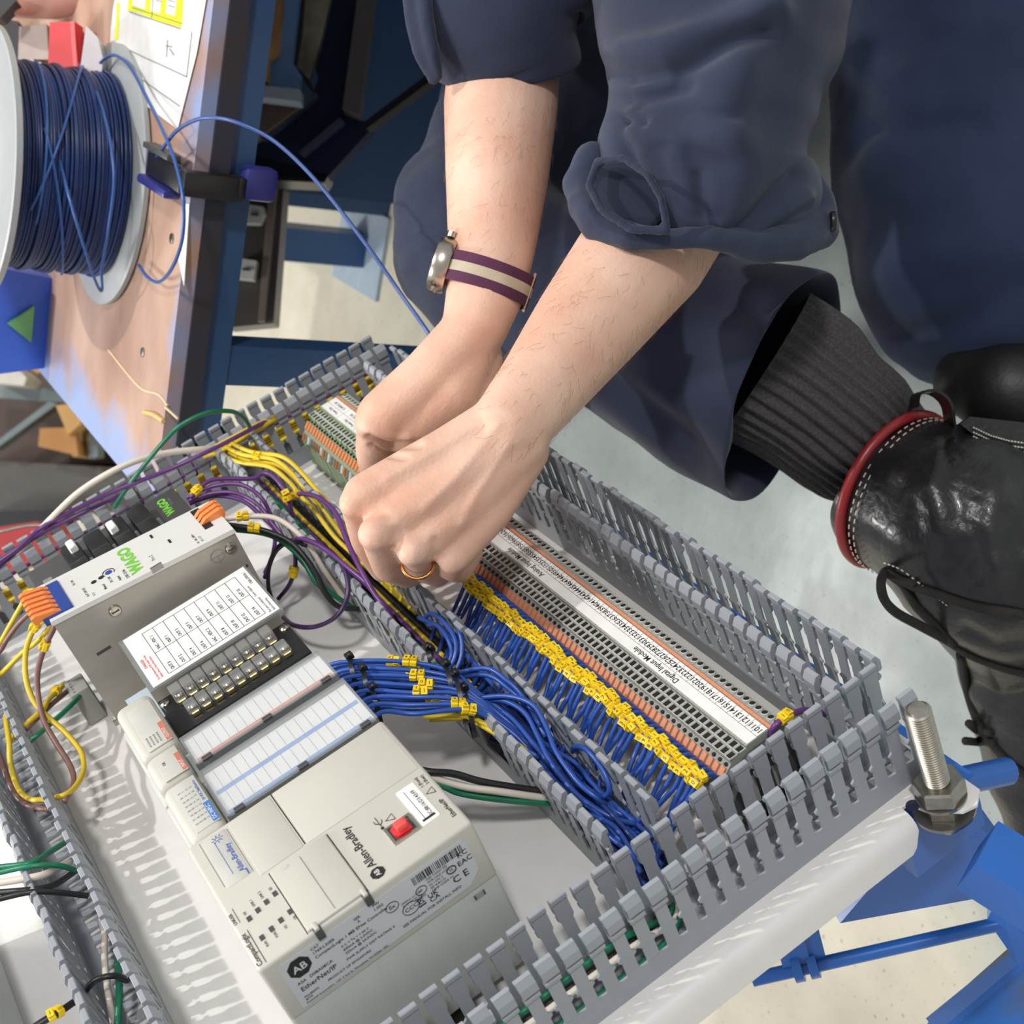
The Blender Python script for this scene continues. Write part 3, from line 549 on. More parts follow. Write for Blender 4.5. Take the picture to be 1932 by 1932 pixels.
def terminal(S, u, label, group, extra=None):
    t = thing('terminal_block', label, 'terminal', (u, 263, 0), group=group)
    for k in S: link(k, S[k], t)
    return t
U_OF = lambda n: 6.3-5.2*(n-10)
for n in range(10, 66):
    terminal(TS, U_OF(n), 'slim grey terminal block at number %d on the white marker strip' % n, 'numbered terminal blocks in the long row')
def end_stop(label, u):
    t = thing('end_stop', label, 'end bracket', (u, 263, 0)); mb = MB()
    mb.prism([(240, 9), (240, 28), (248, 40), (262, 46), (278, 46), (287, 38), (289, 9)], lambda p, q, x: (x, p, q), u-4, u+4); mb.build('body', M_DARK, t)
    mb = MB(); 
    for i in range(5): mb.box(u-3, u+4.4, 247+i*7, 250+i*7, 20, 38+i if i < 3 else 36)
    mb.build('rib', M_TERM, t)
end_stop('dark grey end bracket closing the terminal row near the purple wire', 13.5)
# white marker strips
def strip(label, n0, n1, titles):
    t = thing('marker_strip', label, 'label strip', (U_OF((n0+n1)/2), 270, 50), group='white number strips')
    ua, ub = U_OF(n1)-2.6, U_OF(n0)+2.6
    mb = MB(); mb.box(ua, ub, 263, 277, 50.1, 51.0); c = mb.build('card', mat('paper_white', (238, 236, 232), 0.5), t)
    mb = MB(); mb.box(ua, ub, 269.6, 269.8, 50.95, 51.06)
    for n in range(n0, n1+2): mb.box(U_OF(n)+2.5, U_OF(n)+2.7, 269.8, 277, 50.95, 51.06)
    mb.build('printed_grid', M_INK, c)
    for n in range(n0, n1+1): print_text(c, str(n), (U_OF(n)+2.1, 273.3, 51.1), 4.9, name='printed_number')
    for s, u in titles: print_text(c, s, (u, 266.2, 51.1), 5.2)
strip('long white strip numbered 10 to 47 lettered Digital Input Module', 10, 47, [('Digital Input Module', -57)])
strip('shorter white strip numbered from 48 up lettered Analog Input Module', 48, 65, [('Analog Input Module', -203)])
TS2 = term_set(M_TERMG, mat('pale_orange_plastic', (232, 150, 100), 0.45), mat('terminal_pale', (196, 200, 186), 0.5))
M_LENS = [mat('orange_brown_insert', (186, 104, 40), 0.4), mat('grey_insert', (128, 130, 126), 0.4), mat('pale_insert', (208, 208, 196), 0.4)]
ENT = [tmesh(lambda b: b.hexa([(-1.9, -25.6, 31.5), (1.9, -25.6, 31.5), (1.9, -22.4, 36.6), (-1.9, -22.4, 36.6)], [(-1.5, -26.4, 32.4), (1.5, -26.4, 32.4), (1.5, -22.8, 38.0), (-1.5, -22.8, 38.0)]), 'colour_insert', m) for m in M_LENS]
GRN = tmesh(lambda b: b.box(1.9, 2.6, -25.5, 24, 12, 49) if False else (b.box(2.3, 2.8, -13.2, -11.4, 44, 49.4), b.box(2.3, 2.8, -3.0, -1.2, 47, 49.6), b.box(2.3, 2.8, -26.3, -25, 10, 33)), 'green_divider', M_YELGRN)
for i in range(30):
    u = -553+5.2*i
    t = terminal(TS2, u, 'grey-green terminal block with orange insert row, tucked beside the far duct' if False else 'slim grey-green terminal block in the short row partly under the hand with the watch', 'grey-green terminal blocks in the short far row')
    link('colour_insert', ENT[[0, 1, 2, 1, 1, 0, 1, 2][i % 8]], t)
    if i % 2 == 0: link('green_divider', GRN, t)
t = thing('marker_strip', 'white two-line label strip on the grey-green terminals', 'label strip', (-480, 270, 50), group='white number strips')
mb = MB(); mb.box(-553, -400, 263, 277, 50.1, 51); c = mb.build('card', mat('paper_white', (238, 236, 232), 0.5), t)
mb = MB(); mb.box(-553, -400, 269.6, 269.8, 50.95, 51.06)
for i in range(5): mb.box(-553+i*31, -552.8+i*31, 263, 277, 50.95, 51.06)
mb.build('printed_grid', M_INK, c)
for i in range(5): print_text(c, '0 24VDC 0V', (-527+i*31, 273.3, 51.1), 3.6); print_text(c, 'Power Dist', (-527+i*31, 266.3, 51.1), 3.4)
# ------------------------------------------------------------------ numbered blue wires from the terminals into the duct
def sleeve_mesh():
    mb = MB(); n = 8; prof = [(2.75, 0), (2.95, .5), (2.95, 3.5), (2.75, 4.0)]
    mb.loft([[Vector((r*(1.0 if k % 2 == 0 else 1.06)*math.cos(2*math.pi*(k+.5)/n), r*1.0*math.sin(2*math.pi*(k+.5)/n), z)) for k in range(n)] for r, z in prof])
    mb.prism([(-2.2, 2.2), (2.2, 2.2), (2.6, 3.5), (-2.6, 3.5)], lambda p, q, t: (p, q, t), 0.3, 3.7)
    return mb.mesh('marker_sleeve', M_YELLOW, k=0.001)
SLEEVE = sleeve_mesh()
def place_sleeves(w, path, s0, text, step=4.3, up=Vector((0, 0, 1)), txt=True):
    # path: dense panel points; s0: arc length of the first sleeve
    b, fr = BASE[w.name]; acc = 0.0; want = [s0+i*step for i in range(len(text))]; j = 0
    for i in range(len(path)-1):
        d = (path[i+1]-path[i]); L = d.length
        while j < len(want) and acc+L >= want[j]:
            p = path[i]+d*((want[j]-acc)/L); z = d.normalized(); y = (up-z*up.dot(z)).normalized(); x = y.cross(z)
            m = Matrix.Translation((p-b)*fr.k) @ Matrix((x, y, z)).transposed().to_4x4() @ Matrix.Rotation(random.uniform(-.45, .45), 4, 'Z')
            s = link('marker_sleeve', SLEEVE, w, mtx=m); BASE[s.name] = (Vector(), FP)
            if txt and text[j].strip(): link('printed_digit', text_mesh(text[j], 3.4, 'CENTER', M_INK, 0.001), s, mtx=basis((0, 0, -1), (-1, 0, 0), (0, 0.00366, 0.002)))
            j += 1
        acc += L
    return w
for n in range(10, 60):
    u = U_OF(n); slot = 22-12.5*(round((22-u)/12.5)); jj = random.uniform(-1.2, 1.2); sl = slot+random.uniform(-1.4, 1.4); hh = random.uniform(16, 30)
    mk = random.uniform(-2.0, 2.0); mv = random.uniform(-2, 2)
    pts = [(u, 244.5, 33), (u, 242, 41+jj*.3), (u+mk*.1, 238.5, 46), (u+mk*.4, 233+mv*.5, 46.5), (u+mk*.7, 228+mv, 43), (u+mk, 222+mv, 38), (u*.6+sl*.4+mk, 215, 32), (u*.25+sl*.75, 208, hh+4), (sl, 202, hh), (sl+random.uniform(-4, 4), 194, hh-7), (sl+random.uniform(-14, 14), 188, hh-12)]
    w = wire('numbered_wire', 'blue wire with yellow number sleeves %d on terminal %d' % (n, n), pts, 1.5, [W_BLUE], 'numbered blue wires from terminals to duct')
    place_sleeves(w, spline(pts, 6), 16.5+mv*.6, str(n))
# ------------------------------------------------------------------ blue wires lying in the middle duct
for i in range(34):
    v = 179+(i % 6)*3.6+random.uniform(-1, 1); h = 7+(i//6)*5.4+random.uniform(-1.5, 1.5)
    u0 = random.uniform(-175, -120); u1 = random.uniform(-18, 14); pts = []
    k = 7
    for j in range(k+1):
        f = j/k; pts.append((u0+(u1-u0)*f, min(199, max(177, v+random.uniform(-5, 5))), max(4, h+random.uniform(-4, 6)*math.sin(f*3.1))))
    pts[-1] = (u1, pts[-1][1]+2, max(4, pts[-1][2]-8))
    wire('duct_wire', 'plain blue wire lying in the tangle inside the middle duct', pts, 1.5, W_BLUE if i % 3 else W_DBLUE, 'blue wires tangled in the middle duct')
LOOPS = [[(860, 1270, 62), (918, 1261, 66), (956, 1284, 62), (985, 1313, 55), (1020, 1370, 45)], [(862, 1278, 58), (920, 1274, 62), (960, 1300, 58), (1000, 1340, 48), (1030, 1390, 40)],
 [(1080, 1418, 34), (1085, 1409, 46), (1106, 1414, 56), (1135, 1449, 52), (1150, 1487, 44), (1138, 1503, 36), (1110, 1495, 30)], [(905, 1316, 60), (960, 1314, 62), (1005, 1330, 60), (1030, 1370, 56), (1050, 1420, 52), (1090, 1475, 46), (1125, 1505, 40), (1142, 1520, 32)],
 [(905, 1322, 56), (950, 1322, 58), (990, 1345, 56), (1015, 1390, 52), (1040, 1440, 48), (1090, 1500, 40), (1150, 1540, 32), (1200, 1555, 24)], [(910, 1332, 52), (960, 1350, 50), (1020, 1420, 46), (1080, 1490, 38), (1140, 1545, 28), (1200, 1570, 18), (1240, 1570, 12)],
 [(803, 1165, 40), (812, 1158, 50), (829, 1166, 56), (852, 1192, 56), (861, 1221, 52), (852, 1255, 46), (830, 1275, 40)], [(808, 1180, 44), (825, 1180, 50), (845, 1205, 52), (852, 1235, 46), (840, 1265, 40)], [(830, 1168, 44), (850, 1165, 54), (866, 1190, 56), (872, 1225, 50), (862, 1260, 44), (835, 1290, 40)],
 [(790, 1165, 38), (830, 1185, 42), (880, 1235, 40), (920, 1280, 40), (960, 1330, 38)], [(1150, 1510, 30), (1165, 1545, 26), (1195, 1580, 18), (1235, 1585, 10)], [(1120, 1490, 30), (1150, 1550, 22), (1190, 1592, 12), (1225, 1600, 6)], [(1100, 1480, 34), (1160, 1530, 28), (1210, 1548, 20), (1240, 1552, 16)]]
for i, L in enumerate(LOOPS):
    wire('looped_wire', 'loose blue wire looping above the tangle in the middle duct', [pp(*q) for q in L], 1.55, W_BLUE, 'loose blue loops in the middle duct')
# ------------------------------------------------------------------ blue bundle from the modules
TAGS = ['48', '71', '02', '82', '13', '06', '74', '01', '57', '11', '93', '05', '36', '27', '64', '18', '59']; tgi = iter(TAGS)
for i in range(22):
    f = i/21; row = i % 3
    s = (632+f*84+random.uniform(-3, 3), 1252+f*92, 84-row*9)
    m1 = (755+f*30+random.uniform(-8, 8), 1248+f*98+random.uniform(-3, 3), 80-row*10)
    m2 = (850+f*20, 1268+f*72+random.uniform(-3, 3), 70-row*9)
    m3 = (905+f*12, 1310+f*42, 60-row*9)
    e1 = (950+f*18+random.uniform(-8, 8), 1350+f*42, 48-row*8); e2 = (1000+random.uniform(-10, 20), 1400+f*30, 38-row*8)
    pts = [pp(*s), pp(*m1), pp(*m2), pp(*m3), pp(*e1), pp(*e2)]; pts.insert(0, pts[0]+Vector((0, -14, -6)))
    if i % 4 != 3:
        tg = next(tgi); w = wire('module_wire', 'blue module wire with yellow sleeves reading %s leaving the beige modules' % tg.strip(), pts, 1.5, W_BLUE, 'tagged blue wires from modules to duct')
        place_sleeves(w, spline(pts, 6), 14.5+30+random.uniform(0, 20), tg)
    else: wire('module_wire', 'untagged blue wire in the bundle leaving the beige modules', pts, 1.5, W_BLUE, 'untagged blue wires from modules to duct')
for k, h0 in ((0, 66), (1, 60)):
    wire('module_wire', ['upper', 'lower'][k]+' yellow wire under the blue module bundle', [pp(800+k*10, 1352+k*6, h0), pp(880, 1352+k*5, h0-6), pp(930, 1375+k*6, 54), pp(985, 1410+k*4, 44), pp(1010, 1430+k*8, 36)], 1.6, W_YELLOW)
def zip_tie(label, px, py, h, du, dv, dh, ax):
    c = pp(px, py, h); t = thing('zip_tie', label, 'cable tie', c, group='black cable ties on the blue bundle'); ax = Vector(ax).normalized()
    a = Vector((0, 0, 1)); a = (a-ax*a.dot(ax)).normalized(); b = ax.cross(a)
    mb = MB(); R1 = [ellipse_ring(c+ax*x, b, a, rb, ra, 20) for x, rb, ra in ((-1.3, du, dh), (1.3, du, dh), (1.3, du+1, dh+1), (-1.3, du+1, dh+1), (-1.3, du, dh))]; mb.loft(R1, False); mb.build('strap', M_BLACK, t, True)
    mb = MB(); p = c+a*(dh+1.6)-b*du*.3; mb.rbox(p.x-2.4, p.x+2.4, p.y-2.4, p.y+2.4, p.z-1.8, p.z+1.8, .6); mb.build('lock_head', M_BLACK, t, True)
    mb = MB(); mb.tube([p, p+b*3+a*2, p+b*5+a*5], .8, 4); mb.build('cut_tail', M_BLACK, t)
for i, (px, py, h, r, rh) in enumerate([(668, 1277, 76, 10, 12), (694, 1302, 74, 10, 13), (712, 1335, 72, 9, 12), (820, 1262, 66, 9, 12), (868, 1318, 60, 15, 14), (885, 1345, 54, 16, 14), (812, 1248, 72, 6, 8), (850, 1295, 64, 12, 13)]):
    zip_tie(['black cable tie on the upper bundle right beside the modules', 'black cable tie on the middle bundle beside the modules', 'black cable tie on the lowest bundle beside the modules', 'knotted black cable tie where the upper bundle meets the duct', 'wide black cable tie around the bundle before the duct', 'black cable tie closest to the duct wall below the tags', 'small black cable tie at the top tagged wires', 'black cable tie just right of the yellow tags'][i], px, py, h, r, rh, rh, (0.35, 1, -.2))
# ------------------------------------------------------------------ purple, yellow, white, black, green wires
G1 = 'purple control wires near the power supply'
def pw(name, label, L, r, m, group=None, tags=None, s0=10, seg=6):
    pts = [pp(*q) for q in L]; w = wire(name, label, pts, r, m, group, seg=seg)
    for (s, tx) in (tags or []): place_sleeves(w, spline(pts, seg), s, tx)
    return w
pw('purple_wire', 'purple wire arching highest with two yellow sleeves by the duct', [(360, 938, 98), (400, 906, 96), (475, 903, 84), (496, 893, 82), (516, 899, 80), (533, 919, 76), (545, 945, 66), (552, 975, 52)], 1.7, W_PURPLE, G1, [(3, '12'), (88, '76')])
pw('purple_wire', 'purple wire curving down beside the mid duct with short bend', [(352, 940, 96), (400, 918, 94), (443, 913, 90), (472, 922, 84), (496, 943, 76), (510, 972, 64), (519, 1012, 50), (513, 1053, 36), (500, 1080, 22)], 1.7, W_PURPLE, G1)
pw('purple_wire', 'third purple wire running toward the white cable', [(356, 945, 94), (405, 930, 92), (450, 932, 86), (490, 955, 78), (515, 990, 66), (550, 1030, 52), (590, 1070, 40), (610, 1110, 26)], 1.7, W_PURPLE, G1)
pw('purple_wire', 'fourth purple wire lowest of the arching group', [(358, 950, 90), (405, 936, 88), (455, 944, 82), (492, 972, 72), (530, 1010, 58), (570, 1060, 46), (600, 1095, 34)], 1.7, W_PURPLE, G1)
pw('purple_wire', 'long shiny purple wire passing under the index knuckle', [(545, 960, 48), (552, 940, 62), (568, 931, 70), (603, 940, 76), (632, 966, 78), (649, 1006, 76), (661, 1035, 74), (678, 1070, 70), (704, 1116, 62), (733, 1157, 54), (751, 1192, 42)], 1.8, W_PURPLE, G1, [(24, '24')])
pw('purple_wire', 'purple wire crossing in front of the black cable into the duct', [(500, 1090, 40), (520, 1040, 60), (556, 1018, 72), (585, 1021, 76), (620, 1041, 74), (655, 1070, 70), (690, 1099, 64), (712, 1130, 58), (745, 1180, 46)], 1.8, W_PURPLE, G1)
pw('purple_wire', 'purple wire making the big loop near the open label door', [(600, 1026, 70), (630, 1046, 70), (650, 1075, 68), (657, 1110, 62), (648, 1145, 54), (625, 1170, 44), (590, 1183, 34), (555, 1180, 26), (535, 1165, 16)], 1.7, mat('wire_dark_purple', (66, 42, 84), 0.35), G1)
pw('black_wire', 'thin black wire looping up beside the power supply', [(520, 1150, 30), (507, 1110, 44), (508, 1070, 58), (522, 1035, 68), (548, 1020, 72), (580, 1030, 68)], 1.6, W_BLACK)
pw('purple_wire', 'dark purple wire with double yellow sleeves below the loop', [(525, 1130, 16), (545, 1105, 26), (556, 1075, 36), (557, 1050, 44), (553, 1025, 52)], 1.6, mat('wire_dark_purple', (66, 42, 84), 0.35), G1, [(24, '35')])
pw('white_wire', 'white wire with yellow sleeve leaving the orange levers', [(415, 985, 100), (435, 978, 98), (487, 974, 92), (525, 980, 86), (562, 1006, 76), (588, 1038, 64), (612, 1076, 50), (640, 1116, 30), (660, 1150, 16)], 2.0, W_WHITE, None, [(12, '2 ')])
pw('black_wire', 'thick black wire sweeping from the power supply to the duct', [(425, 990, 98), (455, 994, 96), (498, 1001, 90), (545, 1021, 80), (574, 1050, 70), (597, 1085, 58), (614, 1119, 46), (640, 1145, 34), (684, 1150, 24), (710, 1150, 18)], 2.0, W_BLACK, None, [(18, '1 ')])
pw('green_wire', 'green wire running along the thick black wire', [(425, 998, 94), (490, 1005, 88), (530, 1020, 78), (570, 1056, 66), (598, 1100, 52), (640, 1130, 36), (670, 1150, 20)], 1.8, W_GREEN)
G2 = 'yellow wires at the far duct'
for i, (dx, dy, dh) in enumerate([(0, 0, 0), (6, 10, -4), (-8, 14, -2), (14, -6, 2)]):
    pw('yellow_wire', ['outermost yellow wire curving into the middle duct', 'second yellow wire curving into the middle duct', 'lowest yellow wire curving into the middle duct', 'uppermost yellow wire curving into the middle duct'][i], [(415+dx, 838+dy, 56+dh), (458+dx, 858+dy, 62+dh), (516+dx, 867+dy, 64+dh), (551+dx, 893+dy, 60+dh), (580+dx, 927+dy, 56+dh), (603+dx, 951+dy, 50+dh), (640+dx, 1000+dy, 40+dh), (690+dx*.4, 1060+dy*.4, 28+dh), (740+dx*.3, 1110+dy*.3, 22+dh), (790+dx*.3, 1155+dy*.3, 18)], 1.8, W_YELLOW, G2, [(64, '24')] if i == 0 else None)
for i in range(6):
    vv = [(-594+i*2.6, -60), (-594+i*2.6, 40), (-593+i*2.4, 150), (-594+i*2.6, 240), (-593+i*2.4, 330)]
    wire('yellow_wire', 'straight yellow wire inside the far edge duct', [(u, v, 24+3.6*(i % 4)+random.uniform(-1, 1)) for u, v in vv], 1.7, W_YELLOW, 'yellow wires lying in the far duct')
wire('purple_wire', 'purple wire lying inside the far edge duct', [(-590, -60, 44), (-588, 60, 42), (-590, 200, 40), (-588, 320, 36)], 1.7, W_PURPLE)
for i, (L, m) in enumerate([([(400, 846, 60), (430, 830, 62), (475, 806, 60), (520, 785, 50)], W_YELLOW), ([(405, 858, 56), (440, 838, 58), (490, 808, 56), (540, 780, 44)], W_YELLOW), ([(385, 862, 56), (420, 850, 58), (475, 818, 54), (520, 795, 44)], W_YELLOW)]):
    pw('yellow_wire', ['yellow wire crossing the duct corner, upper one', 'yellow wire crossing the duct corner, middle one', 'yellow wire crossing the duct corner, lower one'][i], L, 1.8, m, G2)
for i in range(12):
    m, c = [(W_GREEN, 'green'), (W_PURPLE, 'purple'), (W_YELLOW, 'yellow'), (W_BLACK, 'black')][i % 4]
    v = 179+(i % 6)*3.5; h = 8+(i//6)*8
    wire(c+'_wire', 'dull %s wire deep in the far half of the middle duct' % c, [(-560+random.uniform(0, 20), v, h+6), (-480, v+random.uniform(-2, 2), h+random.uniform(-2, 8)), (-400, v+random.uniform(-2, 2), h+random.uniform(-2, 8)), (-320, v+random.uniform(-2, 2), h+4), (-240, v, h+2), (-190, v, h)], 1.7, m, 'mixed wires in the far half of the middle duct')
pw('green_wire', 'green earth wire arching highest over the far duct', [(215, 958, 60), (240, 920, 72), (261, 892, 84), (304, 839, 104), (342, 802, 114), (391, 779, 112), (435, 776, 98), (458, 787, 80), (472, 808, 60), (480, 830, 40)], 1.8, W_GREEN)
pw('white_wire', 'long cream cable arching over the far duct', [(30, 1045, 55), (64, 1013, 62), (96, 979, 72), (145, 932, 84), (203, 894, 90), (261, 868, 88), (319, 854, 80), (377, 848, 70), (410, 846, 60), (440, 850, 48)], 2.6, W_WHITE)
pw('purple_wire', 'long purple wire stretched along the far duct top', [(-20, 1072, 66), (40, 1030, 68), (87, 990, 70), (203, 932, 74), (319, 886, 76), (400, 848, 74), (470, 812, 66), (510, 790, 50)], 1.8, W_PURPLE)
pw('purple_wire', 'second purple wire along the far duct, lower one', [(-20, 1085, 60), (60, 1018, 64), (140, 975, 66), (215, 940, 62), (250, 925, 50)], 1.8, W_PURPLE)
pw('brown_wire', 'brown wire crossing the far duct corner at the left', [(0, 1003, 62), (50, 992, 66), (90, 990, 66), (120, 985, 58), (160, 975, 40)], 1.8, W_BROWN)
G3 = 'yellow and brown wires left of the power supply'
pw('yellow_wire', 'yellow wire rising from the orange levers out of the picture', [(70, 1120, 108), (58, 1115, 104), (38, 1147, 90), (17, 1184, 76), (0, 1213, 64), (-30, 1250, 50)], 1.9, W_YELLOW, G3)
pw('brown_wire', 'brown wire rising beside it out of the picture', [(75, 1130, 106), (66, 1147, 98), (36, 1176, 84), (12, 1208, 72), (0, 1228, 66), (-30, 1260, 50)], 1.9, W_BROWN, G3)
pw('yellow_wire', 'long yellow wire hanging in the big loop with a yellow sleeve', [(92, 1160, 110), (84, 1170, 106), (64, 1187, 96), (49, 1228, 84), (49, 1280, 72), (64, 1323, 60), (87, 1350, 52), (122, 1381, 44), (151, 1416, 38), (158, 1444, 36), (154, 1465, 40), (139, 1488, 46), (119, 1501, 50), (100, 1505, 46)], 1.9, W_YELLOW, G3, [(20, '3 ')])
pw('brown_wire', 'long brown wire hanging in the big loop with a yellow sleeve', [(104, 1180, 104), (98, 1193, 98), (84, 1222, 86), (72, 1263, 76), (71, 1303, 66), (81, 1355, 54), (104, 1399, 44), (130, 1440, 38), (139, 1465, 38), (136, 1488, 44), (122, 1512, 50)], 1.9, W_BROWN, G3, [(20, '4 ')])
pw('yellow_wire', 'short yellow wire from the levers to the left duct', [(98, 1170, 100), (93, 1184, 94), (67, 1213, 80), (43, 1231, 70), (6, 1268, 56), (-20, 1290, 44)], 1.9, W_YELLOW, G3)
pw('yellow_wire', 'yellow wire between the grey plug and the left duct', [(122, 1290, 26), (93, 1318, 40), (81, 1338, 46), (49, 1367, 48), (20, 1395, 40)], 1.9, W_YELLOW, G3, [(14, '1 ')])
pw('brown_wire', 'brown wire between the grey plug and the left duct', [(130, 1302, 22), (101, 1326, 36), (80, 1346, 42), (52, 1373, 46), (30, 1392, 38)], 1.8, W_BROWN, G3)
pw('green_wire', 'green wire between the grey plug and the left duct', [(156, 1296, 20), (154, 1308, 24), (133, 1332, 34), (101, 1361, 40), (67, 1390, 46), (40, 1410, 38)], 1.8, W_GREEN)
pw('yellow_wire', 'yellow wire bending inside the left duct', [(10, 1350, 50), (17, 1401, 48), (20, 1444, 40), (35, 1488, 34), (58, 1508, 36), (90, 1508, 44)], 1.9, W_YELLOW, G3)
pw('brown_wire', 'brown wire bending inside the left duct', [(-15, 1390, 44), (0, 1430, 40), (23, 1488, 32), (49, 1517, 32), (92, 1528, 42)], 1.9, W_BROWN, G3)
for lab, nm, L, r, m in [('green wire entering the left duct from outside, upper one', 'green_wire', [(-10, 1637, 62), (58, 1628, 60), (90, 1610, 50), (125, 1588, 36)], 1.8, W_GREEN),
  ('green wire entering the left duct from outside, lower one', 'green_wire', [(-10, 1648, 60), (58, 1634, 60), (110, 1633, 52), (146, 1643, 40)], 1.8, W_GREEN),
  ('white wire entering the left duct from outside', 'white_wire', [(-10, 1667, 60), (72, 1653, 56), (105, 1640, 46), (132, 1625, 32)], 2.4, W_WHITE),
  ('black wire entering the left duct from outside, upper one', 'black_wire', [(-10, 1684, 62), (52, 1679, 60), (101, 1670, 48), (140, 1645, 34)], 1.9, W_BLACK),
  ('black wire entering the left duct from outside, lower one', 'black_wire', [(-10, 1698, 62), (58, 1683, 60), (110, 1684, 50), (165, 1690, 36)], 1.9, W_BLACK),
  ('white wire lying along the left duct floor', 'white_wire', [(190, 1735, 12), (197, 1763, 14), (197, 1807, 18), (203, 1865, 20), (216, 1940, 18)], 2.0, W_WHITE),
  ('green wire lying along the left duct floor', 'green_wire', [(221, 1815, 20), (223, 1830, 22), (225, 1870, 26), (221, 1940, 20)], 2.0, W_GREEN),
  ('short black wire bridging the left duct', 'black_wire', [(150, 1885, 30), (156, 1876, 34), (180, 1850, 40), (215, 1841, 38), (240, 1850, 26)], 1.9, W_BLACK)]:
    pw(nm, lab, L, r, m)
pw('black_wire', 'black wire with yellow sleeve by the lower left device', [(55, 1945, 50), (85, 1925, 50), (110, 1911, 48), (139, 1891, 40), (160, 1878, 30)], 2.2, W_BLACK, None, [(11, '1 ')])
for lab, nm, L, m in [('black wire from the controller socket to the middle duct', 'black_wire', [(770, 1446, 70), (809, 1456, 66), (856, 1460, 58), (914, 1476, 46), (1019, 1493, 28), (1060, 1500, 22)], W_BLACK),
  ('white wire from the controller socket to the middle duct', 'white_wire', [(790, 1456, 66), (832, 1472, 58), (880, 1485, 50), (940, 1493, 42), (1025, 1505, 26), (1065, 1508, 20)], W_WHITE),
  ('green wire from the controller socket to the middle duct', 'green_wire', [(800, 1466, 62), (840, 1484, 54), (870, 1496, 46), (940, 1507, 36), (1035, 1516, 22), (1070, 1518, 16)], W_GREEN)]:
    pw(nm, lab, L, 2.1, m, 'three supply wires of the controller')
pw('purple_wire', 'short purple wire with yellow sleeves at the end of the terminal row', [(1452, 1388, 46), (1462, 1370, 52), (1478, 1356, 52), (1500, 1345, 48), (1525, 1340, 40), (1560, 1348, 28)], 1.8, W_PURPLE, None, [(11, '10')])
for i, (m, c, u, h) in enumerate([(W_GREEN, 'green', 36, 24), (W_WHITE, 'white', 41, 20), (W_BLACK, 'black', 33, 14), (W_GREEN, 'green', 44, 10)]):
    wire(c+'_wire', '%s wire seen through the slots of the near duct, %s' % (c, ['upper', 'middle', 'inner', 'lowest'][i]), [(u, -215, h), (u+2, -100, h+2), (u-1, 0, h), (u+1, 90, h-1), (u, 150+i*4, h-3), (u-6, 180, 6), (u-14, 190, 6), (15, 192, 8)], 2.0, m, 'wires lying in the near duct')
wire('blue_jumper', 'short blue wire stub over the empty duct', [pp(1388, 1158, 52), pp(1396, 1164, 56), pp(1406, 1170, 50)], 1.5, W_BLUE)
# ------------------------------------------------------------------ blue stand under the plate
M_STAND = mat('blue_enamel', (38, 98, 180), 0.3, var=0.08, scale=12, coat=.2)
M_STAND2 = mat('blue_enamel_worn', (44, 108, 190), 0.35, rgb2=(84, 88, 92), scale=26)
FWD = (C2W @ Vector((0, 0, 1))).normalized()
def slab(name, poly, m, parent=None, thick=0.03, smooth=False):
    # poly: photo points with depth; a solid of real thickness behind that outline
    P3 = [at(*q) for q in poly]; n = (P3[1]-P3[0]).cross(P3[2]-P3[0]).normalized()
    if n.dot(FWD) < 0: n = -n
    mb = MB(); k = len(P3); mb.add(P3+[p+n*thick for p in P3], [tuple(range(k)), tuple(range(k, 2*k))[::-1]]+[(i, k+i, k+(i+1) % k, (i+1) % k) for i in range(k)])
    return mb.build(name, m, parent, smooth, FW)
def rod(mb, a, b, rpx, n=14):
    A, B = at(*a), at(*b); mb.tube([A, B], rpx*a[2]/F, n, True, [rpx*a[2]/F, rpx*b[2]/F]); return mb
def beam(mb, A, B, w, d, up=Vector((0, 0, 1))):
    A, B = Vector(A), Vector(B); t = (B-A).normalized(); a = t.cross(up)
    a = a.normalized() if a.length > 1e-4 else Vector((1, 0, 0)); b = a.cross(t)
    q = lambda P: [P+a*w/2+b*d/2, P-a*w/2+b*d/2, P-a*w/2-b*d/2, P+a*w/2-b*d/2]
    return mb.hexa(q(A), q(B))
fb = atz(1900, 1932, 0)
ST = thing('panel_stand', 'bright blue steel stand holding the mounting plate at the bolt corner', 'stand', fb, FW)
E0 = PANEL @ Vector((.066, .33, -.03)); E1 = at(1985, 1742, .83)
mb = MB(); n3 = (PANEL.to_3x3() @ Vector((0, 0, 1))).normalized(); beam(mb, PANEL @ Vector((.088, .330, -.031)), at(2040, 1735, .745), .030, .030, n3); mb.build('square_leg', M_STAND, ST)
mb = MB(); beam(mb, PANEL @ Vector((.06, .335, -.036)), PANEL @ Vector((-.30, .335, -.036)), .05, .04, n3); mb.build('cross_tube', M_STAND, ST)
slab('back_plate', [(1585, 1742, .90), (1740, 1560, .86), (1800, 1530, .86), (1905, 1600, .88), (1872, 1690, .90)], M_STAND, ST, .03)
mb = MB(); rod(mb, (1790, 1478, .90), (1900, 1455, .93), 27); mb.build('round_tube', M_STAND, ST, True)
mb = MB(); rod(mb, (1420, 1848, .95), (1890, 1742, .92), 14); mb.build('hinge_rod', M_STAND, ST, True)
for px, py in ((1508, 1822), (1537, 1815)):
    mb = MB(); A = at(px-4, py, .945); ax = (at(1890, 1742, .92)-at(1420, 1848, .95)).normalized()
    mb.lathe([(.0075, -.003), (.0105, -.003), (.0105, .003), (.0075, .003)], A, ax, 20); u = (at(px-20, py-60, .93)-A); 
    beam(mb, A+u*.12, A+u, .006, .018, ax); mb.build('hinge_lug', M_STAND, ST, True)
slab('side_plate', [(1862, 1735, .92), (1880, 1700, .91), (1960, 1700, .9), (1960, 1800, .9), (1922, 1822, .92)], M_STAND, ST, .02)
